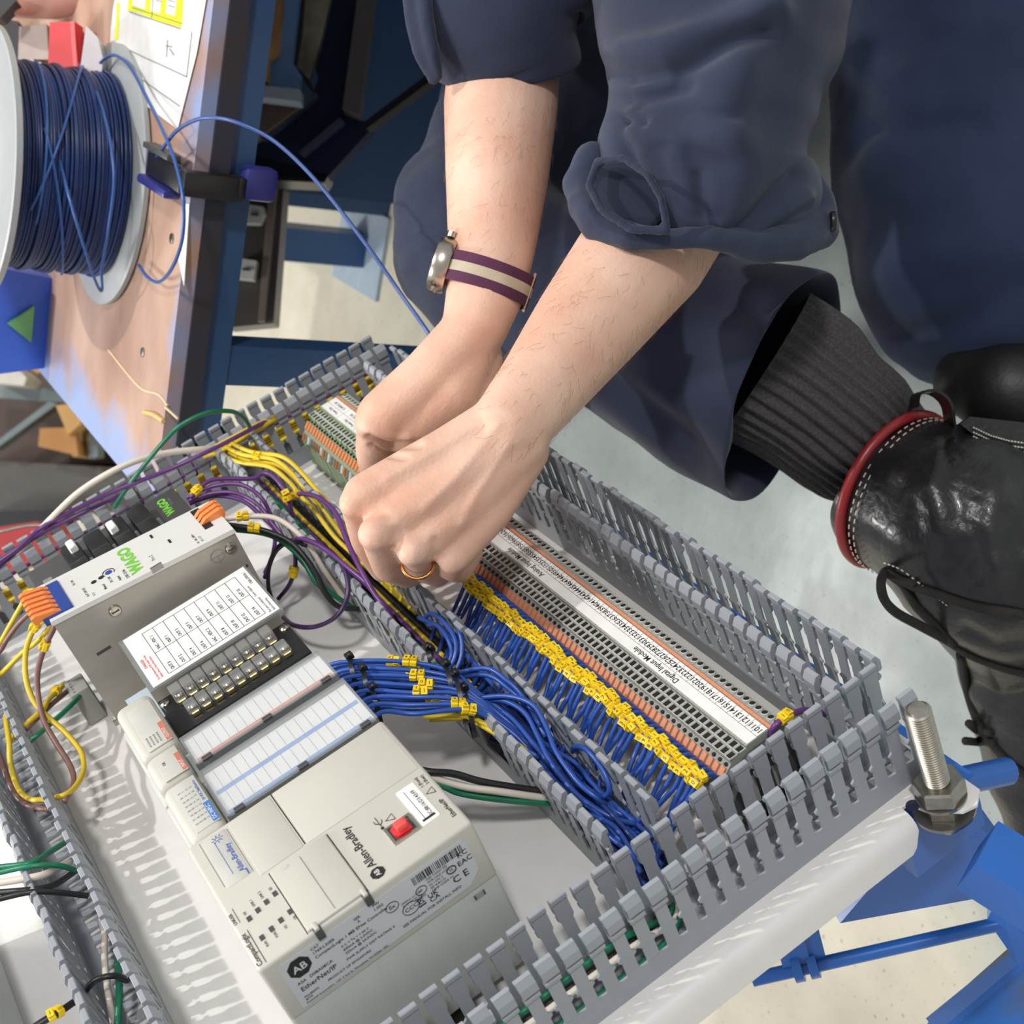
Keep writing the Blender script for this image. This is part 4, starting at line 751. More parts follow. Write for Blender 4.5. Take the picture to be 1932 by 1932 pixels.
slab('worn_foot', [(1770, 1950, 1.0), (1850, 1885, 1.0), (1940, 1805, 1.0), (2010, 1850, 1.0), (2010, 1990, 1.0)], M_STAND2, ST, .03)
slab('worn_foot_edge', [(1765, 1950, .995), (1922, 1818, .995), (1930, 1828, .995), (1778, 1956, .995)], M_STAND, ST, .02)
# ------------------------------------------------------------------ work table
ZT = 0.70
XE = atz(345, 494, ZT).x; YE = -0.468
def table_material():
    m = bpy.data.materials.new('worn_painted_plywood'); m.use_nodes = True; nt = m.node_tree; N = nt.nodes; L = nt.links; b = N['Principled BSDF']
    tc = N.new('ShaderNodeTexCoord'); P = tc.outputs['Object']
    mp = N.new('ShaderNodeMapping'); mp.inputs['Scale'].default_value = (5, 3, 3); L.new(P, mp.inputs[0])
    n1 = N.new('ShaderNodeTexNoise'); n1.inputs['Scale'].default_value = 2.2; n1.inputs['Detail'].default_value = 8; L.new(mp.outputs[0], n1.inputs['Vector'])
    r1 = N.new('ShaderNodeValToRGB'); e = r1.color_ramp.elements; e[0].position = .3; e[0].color = (lin(150), lin(114), lin(94), 1); e[1].position = .7; e[1].color = (lin(190), lin(158), lin(138), 1); L.new(n1.outputs[0], r1.inputs[0])
    sp = N.new('ShaderNodeSeparateXYZ'); L.new(P, sp.inputs[0])
    n2 = N.new('ShaderNodeTexNoise'); n2.inputs['Scale'].default_value = 16; n2.inputs['Detail'].default_value = 6; L.new(P, n2.inputs['Vector'])
    def edge(sock, sign, wd):
        a = N.new('ShaderNodeMath'); a.operation = 'MULTIPLY'; a.inputs[1].default_value = sign; L.new(sock, a.inputs[0])
        c = N.new('ShaderNodeMath'); c.operation = 'MULTIPLY_ADD'; c.inputs[1].default_value = .16; L.new(n2.outputs[0], c.inputs[0]); L.new(a.outputs[0], c.inputs[2])
        r = N.new('ShaderNodeMapRange'); L.new(c.outputs[0], r.inputs[0]); r.inputs[1].default_value = wd; r.inputs[2].default_value = wd-.05; r.inputs[3].default_value = 0; r.inputs[4].default_value = .75; return r.outputs[0]
    f1 = edge(sp.outputs[0], -1, .105); f2 = edge(sp.outputs[1], 1, .14)
    mx = N.new('ShaderNodeMath'); mx.operation = 'MAXIMUM'; L.new(f1, mx.inputs[0]); L.new(f2, mx.inputs[1])
    x = N.new('ShaderNodeMix'); x.data_type = 'RGBA'; L.new(mx.outputs[0], x.inputs[0]); L.new(r1.outputs[0], x.inputs[6]); x.inputs[7].default_value = (lin(122), lin(158), lin(208), 1)
    L.new(x.outputs[2], b.inputs['Base Color']); b.inputs['Roughness'].default_value = .55
    return m
TB = thing('work_table', 'work table with scratched wooden top and worn blue painted edge', 'table', (XE, YE, 0), FW)
mb = MB(); mb.box(XE-1.1, XE, YE, YE+1.6, ZT-.013, ZT); mb.build('tabletop', table_material(), TB)
mb = MB(); mb.box(XE-1.1, XE+.002, YE-.002, YE+1.6, ZT-.030, ZT-.0132); mb.build('dark_edge', mat('dark_oiled_edge', (52, 46, 48), 0.6, rgb2=(40, 48, 66), scale=8), TB)
M_TFRAME = mat('blue_frame_paint', (44, 78, 118), 0.4, var=.15, scale=10)
mb = MB(); mb.box(XE-.05, XE-.006, YE+.02, YE+1.6, ZT-.054, ZT-.030); mb.build('front_rail', M_TFRAME, TB)
mb = MB(); mb.box(XE-1.05, XE-.006, YE+.02, YE+.06, ZT-.075, ZT-.030); mb.build('end_rail', M_TFRAME, TB)
for (x, y) in ((XE-.045, -.355), (XE-1.05, -.355), (XE-.045, YE+1.5), (XE-1.05, YE+1.5)):
    mb = MB(); mb.box(x, x+.036, y, y+.036, 0, ZT-.030); mb.build('leg', M_TFRAME, TB)
for px, py in ((325, 450), (270, 665)):
    c = atz(px, py, ZT); mb = MB(); mb.lathe([(.0045, 0), (.0045, .0012), (.003, .0016), (.0001, .0016)], c, (0, 0, 1), 14); s = mb.build('countersunk_screw', M_STEEL, TB, True)
for L in ([(205, 660), (245, 710), (270, 735), (300, 745), (316, 765)], [(312, 768), (336, 790)]):
    mb = MB(); pts = [atz(x, y, ZT+.0003) for x, y in L]; mb.tube(spline(pts, 5), .0011, 4); mb.build('scratch', mat('pale_scratch', (220, 196, 160), 0.6), TB)
mb = MB(); mb.tube(spline([atz(272, 778, ZT+.001), atz(290, 783, ZT+.002), atz(308, 795, ZT+.001)], 5), .0022, 6); tag(mb.build('wood_splinter', mat('pale_splinter', (226, 186, 120), 0.6), None, True, FW), 'small pale splinter lying near the table corner', 'splinter')
# white sticker strip along the table edge
slabp = [atz(352, 385, ZT+.0006), atz(358, 385, ZT+.0006), atz(348, 540, ZT+.0006), atz(338, 490, ZT+.0006)]
mb = MB(); mb.add(slabp+[p+Vector((0, 0, .0006)) for p in slabp], [(0, 1, 2, 3), (7, 6, 5, 4), (0, 4, 5, 1), (1, 5, 6, 2), (2, 6, 7, 3), (3, 7, 4, 0)]); mb.build('pale_sticker', mat('paper_white', (238, 236, 232), 0.5), TB)
# ------------------------------------------------------------------ wire spool
SC_ = atz(210, 332, ZT); R_ = 0.121
SP = thing('wire_spool', 'large grey spool wound with blue wire standing on the work table', 'spool', SC_, FW)
M_SPOOL = mat('spool_grey_plastic', (168, 172, 172), 0.45, var=.04)
Z0 = ZT; HS = .117
def sp(z): return Vector((SC_.x, SC_.y, z))
mb = MB(); mb.lathe([(.03, .0005), (R_-.002, .0005), (R_, .002), (R_, .006), (R_-.003, .0075), (.06, .009)], sp(Z0), (0, 0, 1), 64); mb.build('lower_flange', M_SPOOL, SP, True)
mb = MB(); mb.lathe([(.06, HS-.009), (R_-.003, HS-.0075), (R_, HS-.006), (R_, HS-.001), (R_-.003, HS), (R_-.006, HS-.002), (.05, HS-.003), (.048, HS+.001), (.03, HS+.001), (.028, HS-.02)], sp(Z0), (0, 0, 1), 64); uf = mb.build('upper_flange', M_SPOOL, SP, True)
mb = MB(); mb.lathe([(.055, .008), (.055, HS-.008)], sp(Z0), (0, 0, 1), 32); mb.build('core', M_SPOOL, SP, True)
M_COIL = mat('coil_blue', (36, 62, 118), 0.33, rgb2=(26, 42, 84), scale=16, stretch=(1, 1, 12))
z = .010; i = 0
for i in range(40):
    zz = .0105+i*.00247; rr = .0925+random.uniform(-.0014, .0014)+.0015*math.sin(i*.7); a0 = random.uniform(0, 6); tl = random.uniform(-.0012, .0012)
    mb = MB(); mb.tube([Vector((SC_.x+rr*math.cos(a), SC_.y+rr*math.sin(a), Z0+zz+tl*math.cos(a+a0))) for a in [2*math.pi*k/48 for k in range(49)]], .0014, 6, False); mb.build('wire_turn', M_COIL, SP, 'all')
mb = MB(); mb.lathe([(.0905, .009), (.0905, HS-.009)], sp(Z0), (0, 0, 1), 48); mb.build('inner_winding', M_COIL, SP, True)
for k in range(3):
    a0 = random.uniform(-1.2, 1.0); z0 = random.uniform(.03, .1); z1 = random.uniform(.02, .1); rr = .0955
    mb = MB(); mb.tube([Vector((SC_.x+rr*math.cos(a), SC_.y+rr*math.sin(a), Z0+z0+(z1-z0)*f)) for f in [j/20 for j in range(21)] for a in [a0-.9+1.9*f]], .0014, 6); mb.build('crossing_strand', mat('coil_blue_light', (52, 92, 158), 0.33), SP, 'all')
mb = MB(); mb.tube(spline([at(150, 122, 1.37), at(172, 150, 1.33), at(200, 230, 1.285), at(215, 330, 1.27), at(205, 430, 1.285), at(192, 505, 1.32), at(192, 548, 1.33), at(180, 530, 1.31), at(160, 470, 1.27), at(130, 370, 1.25), at(110, 290, 1.29)], 6), .0014, 6); mb.build('loose_loop', mat('coil_blue_light', (52, 92, 158), 0.33), SP, 'all')
mb = MB(); mb.tube(spline([at(185, 142, 1.37), at(190, 118, 1.36), at(215, 104, 1.34), at(245, 125, 1.31), at(275, 180, 1.27), at(305, 240, 1.21), at(332, 310, 1.165), at(346, 380, 1.15), at(344, 450, 1.165), at(325, 505, 1.20), at(300, 532, 1.25), at(278, 522, 1.275), at(262, 500, 1.30)], 6), .0015, 6)
mb.build('payout_loop', mat('coil_blue_light', (52, 92, 158), 0.33), SP, 'all')
wire('feed_wire', 'single blue wire arching from the spool over the table edge to the panel', [at(296, 296, 1.23), at(330, 250, 1.18), at(365, 228, 1.15), at(400, 222, 1.13), at(450, 232, 1.12), at(520, 268, 1.12), at(600, 345, 1.12), at(690, 460, 1.12), at(760, 560, 1.12), at(815, 640, 1.11), at(850, 720, 1.08)], .0016, mat('wire_slate_blue', (62, 88, 150), 0.3), None, FW)
# ------------------------------------------------------------------ things on the table
def flat(name, pts, m, parent, z, th=.0006):
    P3 = [atz(x, y, z) for x, y in pts]; k = len(P3); mb = MB(); mb.add(P3+[p+Vector((0, 0, th)) for p in P3], [tuple(range(k)), tuple(range(k, 2*k))[::-1]]+[(i, k+i, k+(i+1) % k, (i+1) % k) for i in range(k)]); return mb.build(name, m, parent, False, FW)
PA = thing('drawing_sheet', 'white circuit drawing sheet with yellow highlighter marks beside the spool', 'paper', atz(300, 60, ZT), FW)
flat('sheet', [(228, -60), (400, -60), (372, 100), (336, 244), (262, 188), (206, 105), (214, 20)], mat('paper_white', (238, 236, 232), 0.5), PA, ZT+.001)
M_HI = mat('highlighter_yellow', (232, 240, 40), 0.6)
for q in ([(246, -40), (352, -40), (346, 0), (343, 52), (300, 40), (262, 24), (241, 20)],): flat('highlight_area', q, M_HI, PA, ZT+.0018, .0002)
for q in ([(252, -20), (276, -20), (274, 18), (250, 10)], [(286, -20), (306, -20), (302, 26), (284, 20)], [(316, -20), (336, -20), (330, 30), (313, 26)]): flat('blank_cell', q, mat('paper_white', (238, 236, 232), 0.5), PA, ZT+.0021, .0002)
flat('highlight_stroke', [(221, 5), (226, 5), (223, 75), (217, 75)], M_HI, PA, ZT+.0018, .0002)
for a, b in (((290, -10), (286, 34)), ((250, 14), (342, 44)), ((244, 22), (340, 54)), ((316, 75), (314, 108)), ((320, 92), (328, 104)), ((312, 86), (324, 88)), ((245, 95), (352, 145)), ((268, 150), (338, 200)), ((352, 145), (362, 60)), ((318, 0), (330, 4)), ((318, 10), (330, 14)), ((294, 0), (304, 3))):
    mb = MB(); mb.tube([atz(a[0], a[1], ZT+.0024), atz(b[0], b[1], ZT+.0024)], .0004, 4); mb.build('printed_line', M_GREYINK, PA)
# bar clamp
cy = atz(400, 345, ZT).y
M_CLB = mat('clamp_blue_plastic', (44, 46, 118), 0.4); c0 = Vector((XE, cy, ZT))
CL = thing('bar_clamp', 'black and blue bar clamp gripping the table edge', 'clamp', c0, FW)
def cbox(n, x0, x1, y0, y1, z0, z1, m, r=.003): mb = MB(); mb.rbox(XE+x0, XE+x1, cy+y0, cy+y1, ZT+z0, ZT+z1, r, 2); return mb.build(n, m, CL, True)
cbox('upper_jaw', -.08, .010, -.018, .003, .004, .014, M_BLACK); cbox('jaw_pad', -.095, -.03, -.022, .005, .0005, .010, M_CLB); cbox('side_cover', -.085, -.01, -.026, -.018, .004, .020, M_CLB)
cbox('bar', -.07, -.004, .006, .011, .010, .022, M_DARK, .001); cbox('jaw_arm', .006, .020, -.018, .003, -.034, .014, M_BLACK); cbox('lower_jaw', -.03, .018, -.018, .003, -.04, -.0305, M_BLACK); cbox('handle', -.002, .018, -.016, .012, -.068, -.039, M_CLB, .005)
# blue open bin
def tapered(n, c, ax, ay, w0, d0, w1, d1, h, m, parent, wall=.004):
    ax = Vector(ax).normalized(); ay = Vector(ay).normalized(); zz = Vector((0, 0, 1)); q = lambda w, d, z: [c+ax*sx*w/2+ay*sy*d/2+zz*z for sx, sy in ((-1, -1), (1, -1), (1, 1), (-1, 1))]
    mb = MB(); mb.loft([q(w0, d0, 0), q(w1, d1, h), q(w1-wall*2, d1-wall*2, h), q(w0-wall*2, d0-wall*2, wall)], True); return mb.build(n, m, parent, False, FW)
bc = atz(70, 588, ZT)
BN = thing('parts_bin', 'bright blue plastic parts bin with triangle sticker behind the spool', 'bin', bc, FW)
M_BIN = mat('bin_blue', (66, 110, 224), 0.35, var=.05)
tapered('body', bc+Vector((-.03, 0, 0)), (1, 0, 0), (0, 1, 0), .16, .10, .18, .13, .10, M_BIN, BN)
mb = MB(); xx = bc.x+.062; mb.rbox(xx-.01, xx+.012, bc.y-.07, bc.y+.07, ZT+.085, ZT+.104, .004); mb.build('rim', M_BIN, BN, True)
mb = MB(); X = bc.x+.0585; mb.add([(X-.005, bc.y-.02, ZT+.018), (X-.005, bc.y+.02, ZT+.018), (X-.002, bc.y, ZT+.045), (X-.001, bc.y-.02, ZT+.018), (X-.001, bc.y+.02, ZT+.018), (X+.002, bc.y, ZT+.045)], [(0, 1, 2), (5, 4, 3), (0, 3, 4, 1), (1, 4, 5, 2), (2, 5, 3, 0)]); mb.build('triangle_sticker', mat('sticker_green_grey', (120, 190, 120), 0.5), BN)
rb = thing('parts_bin', 'red plastic bin standing behind the spool at the top', 'bin', at(150, 120, 1.42), FW)
slab('body', [(94, 42, 1.42), (140, 40, 1.42), (148, 124, 1.42), (90, 130, 1.42)], mat('bin_red', (226, 62, 68), 0.35), rb, .05); slab('side_wall', [(140, 40, 1.418), (157, 52, 1.43), (152, 118, 1.43), (146, 126, 1.418)], mat('bin_red', (226, 62, 68), 0.35), rb, .03)
# far legs and frames seen under the table
M_FRAME = mat('blue_rack_paint', (52, 92, 142), 0.4, var=.12, scale=9)
FR = thing('steel_rack', 'blue steel rack frame standing on the floor behind the table', 'rack', atz(690, 468, 0), FW)
for (px, py, w) in ((684, 469, .055), (600, 60, .055)):
    c = atz(px, py, 0); mb = MB(); mb.box(c.x-w/2, c.x+w/2, c.y-w/2, c.y+w/2, 0, .9); mb.build('post', M_FRAME, FR)
mb = MB(); c = atz(684, 469, 0); mb.box(c.x-.09, c.x+.09, c.y-.07, c.y+.07, 0, .006); mb.build('pale_patch', mat('pale_blue_plate', (168, 184, 196), .4), FR)  # thin pale blue sheet around the post's floor contact
CB = thing('tool_cabinet', 'dark blue tool cabinet standing behind the kneeling leg', 'cabinet', atz(900, 402, 0), FW)
c = atz(900, 402, 0); mb = MB(); mb.box(c.x-.6, c.x, c.y, c.y+1.3, 0.0, .62); mb.build('body', mat('cabinet_blue', (40, 72, 112), 0.45, var=.1, scale=5), CB)
mb = MB(); beam(mb, at(695, 240, 1.86), at(845, 128, 1.80), .012, .012); mb.build('edge_trim', mat('rubber_black', (34, 34, 36), .7), CB)
# dark trolley with trays in front of the cabinet
NV = mat('navy_sheet_metal', (26, 34, 58), 0.7, var=.1, scale=8, spec=.2)
TR = thing('parts_trolley', 'black navy sheet metal trolley with trays under the table', 'trolley', atz(680, 300, 0), FW)
slab('tray_side', [(560, -20, 1.9), (600, 150, 1.9), (590, 175, 1.9), (488, 258, 1.9), (470, 285, 1.9), (468, 330, 1.9), (612, 340, 1.9), (704, 240, 1.9), (650, 205, 1.9), (682, -20, 1.9)], NV, TR, .03)
slab('tray_ledge', [(594, 172, 1.88), (600, 180, 1.88), (497, 262, 1.88), (489, 258, 1.88)], mat('navy_edge', (60, 66, 88), .4), TR, .02); slab('tray_ledge', [(640, 222, 1.88), (648, 228, 1.88), (570, 292, 1.88), (564, 286, 1.88)], mat('navy_edge', (60, 66, 88), .4), TR, .02)
slab('steel_strip', [(577, -20, 1.88), (628, -20, 1.88), (603, 87, 1.88), (583, 150, 1.88), (560, 126, 1.88), (570, 58, 1.88)], mat('scuffed_steel', (186, 176, 156), .35, metal=.6, rgb2=(120, 112, 100), scale=18), TR, .015)
slab('corner_post', [(676, -20, 1.87), (708, -20, 1.87), (678, 217, 1.87), (646, 204, 1.87)], mat('brown_grey_paint', (88, 82, 80), .5), TR, .03)
slab('black_edge', [(556, -20, 1.875), (577, -20, 1.875), (571, 58, 1.875), (560, 126, 1.875), (584, 150, 1.875), (592, 174, 1.875), (574, 150, 1.875), (548, 124, 1.875), (551, 60, 1.875)], M_BLACK, TR, .02)
slab('wheel_guard', [(468, 290, 1.9), (620, 330, 1.9), (612, 345, 1.9), (468, 338, 1.9)], M_BLACK, TR, .05)
tag(slab('plywood_board', [(498, 20, 1.84), (506, -20, 1.84), (534, -20, 1.84), (524, 96, 1.84), (507, 112, 1.84), (505, 154, 1.84), (485, 152, 1.84)], mat('plywood', (196, 148, 92), .6, rgb2=(150, 106, 62), scale=12), None, .018), 'brown plywood board leaning under the table', 'board')
tag(slab('blue_board', [(532, -20, 1.86), (566, -20, 1.86), (551, 116, 1.86), (568, 142, 1.86), (562, 167, 1.86), (505, 156, 1.86), (507, 112, 1.86), (526, 96, 1.86)], mat('light_blue_board', (96, 138, 188), .5), None, .02), 'light blue board next to the brown plywood under the table', 'board')
tag(slab('metal_bracket', [(482, 160, 1.83), (566, 168, 1.83), (566, 192, 1.83), (480, 181, 1.83)], mat('pale_bracket', (160, 172, 182), .4), None, .03), 'pale metal bracket below the boards under the table', 'bracket')
tag(slab('timber_block', [(478, 192, 1.87), (566, 200, 1.87), (500, 250, 1.87), (472, 262, 1.87)], mat('brown_timber', (104, 88, 76), .6), None, .05), 'dark brown timber block beneath the bracket', 'block')
# socket trunking
TK = thing('socket_trunking', 'grey steel trunking with white sockets hanging under the table', 'trunking', at(470, 620, 2.0), FW)
slab('channel', [(450, 330, 2.0), (536, 345, 2.0), (516, 610, 2.0), (430, 618, 2.0)], mat('trunk_steel', (112, 106, 100), .4, metal=.3, rgb2=(84, 80, 76), scale=6), TK, .05)
slab('channel_edge', [(508, 340, 1.985), (522, 342, 1.985), (498, 606, 1.985), (486, 606, 1.985)], mat('trunk_edge', (128, 116, 106), .4), TK, .02)
for k, q in enumerate(([(456, 384), (497, 390), (500, 405), (490, 421), (452, 420)], [(446, 486), (484, 492), (478, 528), (443, 524)])):
    s = thing('power_socket', ['white power socket on the trunking closest to the clamp', 'white power socket lower on the trunking'][k], 'socket', at(q[0][0], q[0][1], 1.97), FW, 'white sockets on the trunking'); slab('face', [(x, y, 1.975) for x, y in q], mat('socket_white', (206, 208, 198), .4), s, .02)
    cx = sum(x for x, y in q)/len(q); cy2 = sum(y for x, y in q)/len(q); slab('pin_slot', [(cx-6, cy2-2, 1.97), (cx+8, cy2-1, 1.97), (cx+8, cy2+3, 1.97), (cx-6, cy2+2, 1.97)], M_DARK, s, .004)
# ------------------------------------------------------------------ background shelving at the left
SH = thing('storage_rack', 'grey steel storage rack with cartons in the far background', 'rack', atz(150, 860, 0), FW)
M_RK = mat('rack_grey_paint', (104, 116, 118), .5)
for n, q in (('shelf_beam', [(-40, 716), (150, 738), (148, 762), (-40, 748)]), ('diagonal_brace', [(-30, 850), (-10, 848), (108, 762), (92, 758)]), ('upright', [(168, 805), (186, 800), (184, 862), (168, 866)])):
    slab(n, [(x, y, 3.3) for x, y in q], M_RK, SH, .05)
slab('shelf_board', [(-40, 640, 3.5), (20, 645, 3.5), (120, 740, 3.5), (200, 830, 3.5), (215, 875, 3.5), (-40, 875, 3.5)], mat('rack_shade_brown', (74, 60, 52), .7), SH, .3)  # the rack's inner shade is put into this dark brown
for i, (q, m, lab) in enumerate([([(30, 650), (75, 650), (95, 690), (70, 705), (48, 690)], (176, 132, 72), 'brown carton at the top of the far rack'), ([(105, 765), (150, 760), (152, 800), (128, 820)], (190, 148, 88), 'folded brown carton leaning under the grey rack beam'), ([(75, 808), (140, 806), (148, 860), (72, 842)], (170, 122, 66), 'brown carton low on the far rack'), ([(132, 800), (152, 800), (150, 860), (136, 862)], (206, 172, 110), 'light brown carton edge beside the rack upright')]):
    o = slab('carton', [(x, y, 3.2+.03*i) for x, y in q], mat('cardboard_%d' % i, m, .7, var=.15, scale=8), None, .2); tag(o, lab, 'carton', 'cartons on the far rack')
tag(slab('orange_case', [(-20, 676, 3.2), (22, 676, 3.2), (22, 692, 3.2), (-20, 688, 3.2)], mat('orange_case', (204, 84, 50), .5), None, .1), 'small orange case on the far rack', 'case')
tag(slab('clear_bag', [(-20, 700, 3.2), (30, 694, 3.2), (50, 712, 3.2), (45, 728, 3.2), (-20, 722, 3.2)], mat('bag_white', (196, 190, 180), .3), None, .1), 'pale plastic bag of parts on the far rack', 'bag')
tag(slab('grey_chest', [(-40, 868, 3.4), (262, 884, 3.4), (240, 960, 3.4), (120, 968, 3.4), (-40, 975, 3.4)], mat('chest_grey', (78, 76, 72), .6), None, .4), 'dark grey chest standing below the far rack', 'chest')
tag(slab('black_mat', [(-40, 966, 3.3), (130, 962, 3.3), (90, 990, 3.3), (-40, 1000, 3.3)], mat('rubber_black', (34, 34, 36), .7), None, .1), 'black rubber block in front of the grey chest', 'block')
tag(slab('red_tub', [(-40, 1000, 2.9), (70, 984, 2.9), (88, 1010, 2.9), (60, 1060, 2.9), (-40, 1090, 2.9)], mat('tub_red', (168, 40, 42), .5), None, .2), 'dark red tub at the left picture edge behind the duct', 'tub')
tag(slab('black_case', [(-30, 30, 1.60), (34, 40, 1.60), (38, 70, 1.60), (34, 115, 1.60), (-30, 110, 1.60)], mat('case_black', (52, 52, 54), .6), None, .06), 'dark grey case at the upper left behind the spool', 'case')
tag(slab('clear_jar', [(36, 50, 1.50), (88, 45, 1.50), (92, 112, 1.50), (34, 112, 1.50)], mat('jar_pale', (188, 178, 170), .25), None, .05), 'pale clear jar between the dark case and the red bin', 'jar')
tag(slab('cream_roll', [(8, 118, 1.50), (60, 112, 1.50), (90, 122, 1.50), (80, 138, 1.50), (10, 138, 1.50)], mat('roll_cream', (214, 204, 176), .6), None, .04), 'cream tape roll behind the top of the spool', 'roll')
tag(slab('white_bag', [(162, 48, 1.36), (184, 70, 1.36), (194, 110, 1.36), (192, 138, 1.36), (150, 140, 1.36)], mat('bag_pale', (206, 198, 200), .35), None, .04), 'crumpled white plastic bag between red bin and drawing', 'bag')
# ------------------------------------------------------------------ people
from mathutils import noise as mnoise
def capsule(mb, A, B, ra, rb, n=26, m=5):
    A, B = Vector(A), Vector(B); t = (B-A); L = t.length
    t = t/L if L > 1e-6 else Vector((0, 0, 1)); a = t.orthogonal().normalized(); b = t.cross(a); rings = []
    for i in range(1, m+1): f = -math.pi/2+i*math.pi/2/m; rings.append((A+t*(ra*math.sin(f)), ra*math.cos(f)))
    for i in range(0, m): f = i*math.pi/2/m; rings.append((B+t*(rb*math.sin(f)), rb*math.cos(f)))
    mb.loft([[c+a*(r*math.cos(2*math.pi*k/n))+b*(r*math.sin(2*math.pi*k/n)) for k in range(n)] for c, r in rings])
def blob(name, chains, m, parent, vox=.003, smooth=6, disp=None):
    mb = MB()
    for ch in chains:
        Q = [(at(px, py, d), r*d/F) for px, py, d, r in ch]
        if len(Q) == 1: capsule(mb, Q[0][0], Q[0][0]+Vector((0, 0, 1e-4)), Q[0][1], Q[0][1])
        for (A, ra), (B, rb) in zip(Q, Q[1:]): capsule(mb, A, B, ra, rb)
    me = mb.mesh(name, m); o = bpy.data.objects.new(name, me); COL.objects.link(o)
    r = o.modifiers.new('r', 'REMESH'); r.mode = 'VOXEL'; r.voxel_size = vox; r.use_smooth_shade = True
    s = o.modifiers.new('s', 'SMOOTH'); s.factor = .5; s.iterations = smooth
    for (ty, size, st) in (disp or []):
        tx = bpy.data.textures.new('fold', 'CLOUDS'); tx.noise_scale = size; tx.noise_depth = 2
        d = o.modifiers.new('d', 'DISPLACE'); d.texture = tx; d.strength = st; d.texture_coords = 'GLOBAL'; d.mid_level = .5
    bpy.context.view_layer.update(); me2 = bpy.data.meshes.new_from_object(o.evaluated_get(bpy.context.evaluated_depsgraph_get()))
    bpy.data.objects.remove(o); me2.materials.clear(); me2.materials.append(m); me2.polygons.foreach_set('use_smooth', [True]*len(me2.polygons))
    b, fr = BASE[parent.name]; me2.transform(Matrix.Translation(-b)); ob = link(name, me2, parent); BASE[ob.name] = (b, fr); return ob
def cloth_loft(name, spec, m, parent, n=48, sub=5, amp=.006, freq=16.0, fold=0.0, seed=0, flat=1.0, caps=False, ribs=0, rib_amp=0.0, main=None):
    # spec: (px, py, depth, half width px); rings are set square to the path
    C = spline([at(px, py, d) for px, py, d, r in spec], sub); Rr = spline([Vector((r*d/F, 0, 0)) for px, py, d, r in spec], sub)
    rings = []; N_ = len(C); MI = (main-1)*sub if main else N_
    for i, c in enumerate(C):
        t = (C[min(i+1, N_-1)]-C[max(i-1, 0)]) if i < MI else tp
        t = t.normalized() if t.length > 1e-6 else tp
        if i == 0: tp = t
        if t.dot(tp) < 0: t = -t
        tp = t
        b = (FWD-t*FWD.dot(t)).normalized(); a = b.cross(t); r = Rr[i].x; ring = []
        for k in range(n):
            an = 2*math.pi*k/n; p = c+a*(r*math.cos(an))+b*(r*flat*math.sin(an))
            nz = mnoise.noise(p*freq+Vector((seed, 0, 0)))*amp+mnoise.noise(Vector((p.x*freq*.5, p.y*freq*2.2, p.z*freq*.6))+Vector((0, seed, 0)))*fold
            rr = nz+(rib_amp*math.cos(ribs*an) if ribs else 0)
            ring.append(p+(p-c).normalized()*rr)
        rings.append(ring)
    mb = MB(); mb.loft(rings, caps); return mb.build(name, m, parent, 'all', FW)
W2C = C2W.transposed()
def to_px(p):
    c = W2C @ (p-Vector((0, 0, HC))); return c.x/c.z*F+966, c.y/c.z*F+966
def crease(ob, lines):
    # press folds into a cloth or skin surface: each line is (photo polyline, width px, height m)
    me = ob.data; b, fr = BASE[ob.name]; cpos = Vector((0, 0, HC)); nor = [v.normal.copy() for v in me.vertices]
    for i, v in enumerate(me.vertices):
        p = v.co+b; n = nor[i]; fc = n.dot((cpos-p).normalized())
        if fc < .05: continue
        x, y = to_px(p); d = 0.0
        for pts, w, h in lines:
            best = 1e9
            for (x0, y0), (x1, y1) in zip(pts, pts[1:]):
                dx, dy = x1-x0, y1-y0; t = max(0, min(1, ((x-x0)*dx+(y-y0)*dy)/(dx*dx+dy*dy))); q = (x-x0-dx*t)**2+(y-y0-dy*t)**2
                if q < best: best = q
            if best < 9*w*w: d += h*math.exp(-best/(w*w))
        if d: v.co = v.co+n*d*min(1, fc*2)
    me.update()
def skin_material():
    m = mat('skin', (226, 188, 166), 0.5, rgb2=(214, 166, 142), scale=18, bump=.18, bscale=420, sss=.12, spec=.4); return m
SKIN = skin_material()
def cloth_material(name, a, b):
    m = mat(name, a, 0.85, rgb2=b, scale=9, bump=.25, bscale=1500, spec=.2, sheen=.15); return m
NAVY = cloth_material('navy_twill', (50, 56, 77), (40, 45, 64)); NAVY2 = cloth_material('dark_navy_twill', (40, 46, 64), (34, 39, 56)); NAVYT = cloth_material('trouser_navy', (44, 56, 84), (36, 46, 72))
LEATHER = mat('black_leather', (38, 37, 38), 0.32, rgb2=(24, 24, 25), scale=30, bump=.35, bscale=160, coat=.15)
PER = thing('person', 'person in navy coverall and black boots crouching with both hands on the terminals', 'person', atz(1500, 600, 0), FW)
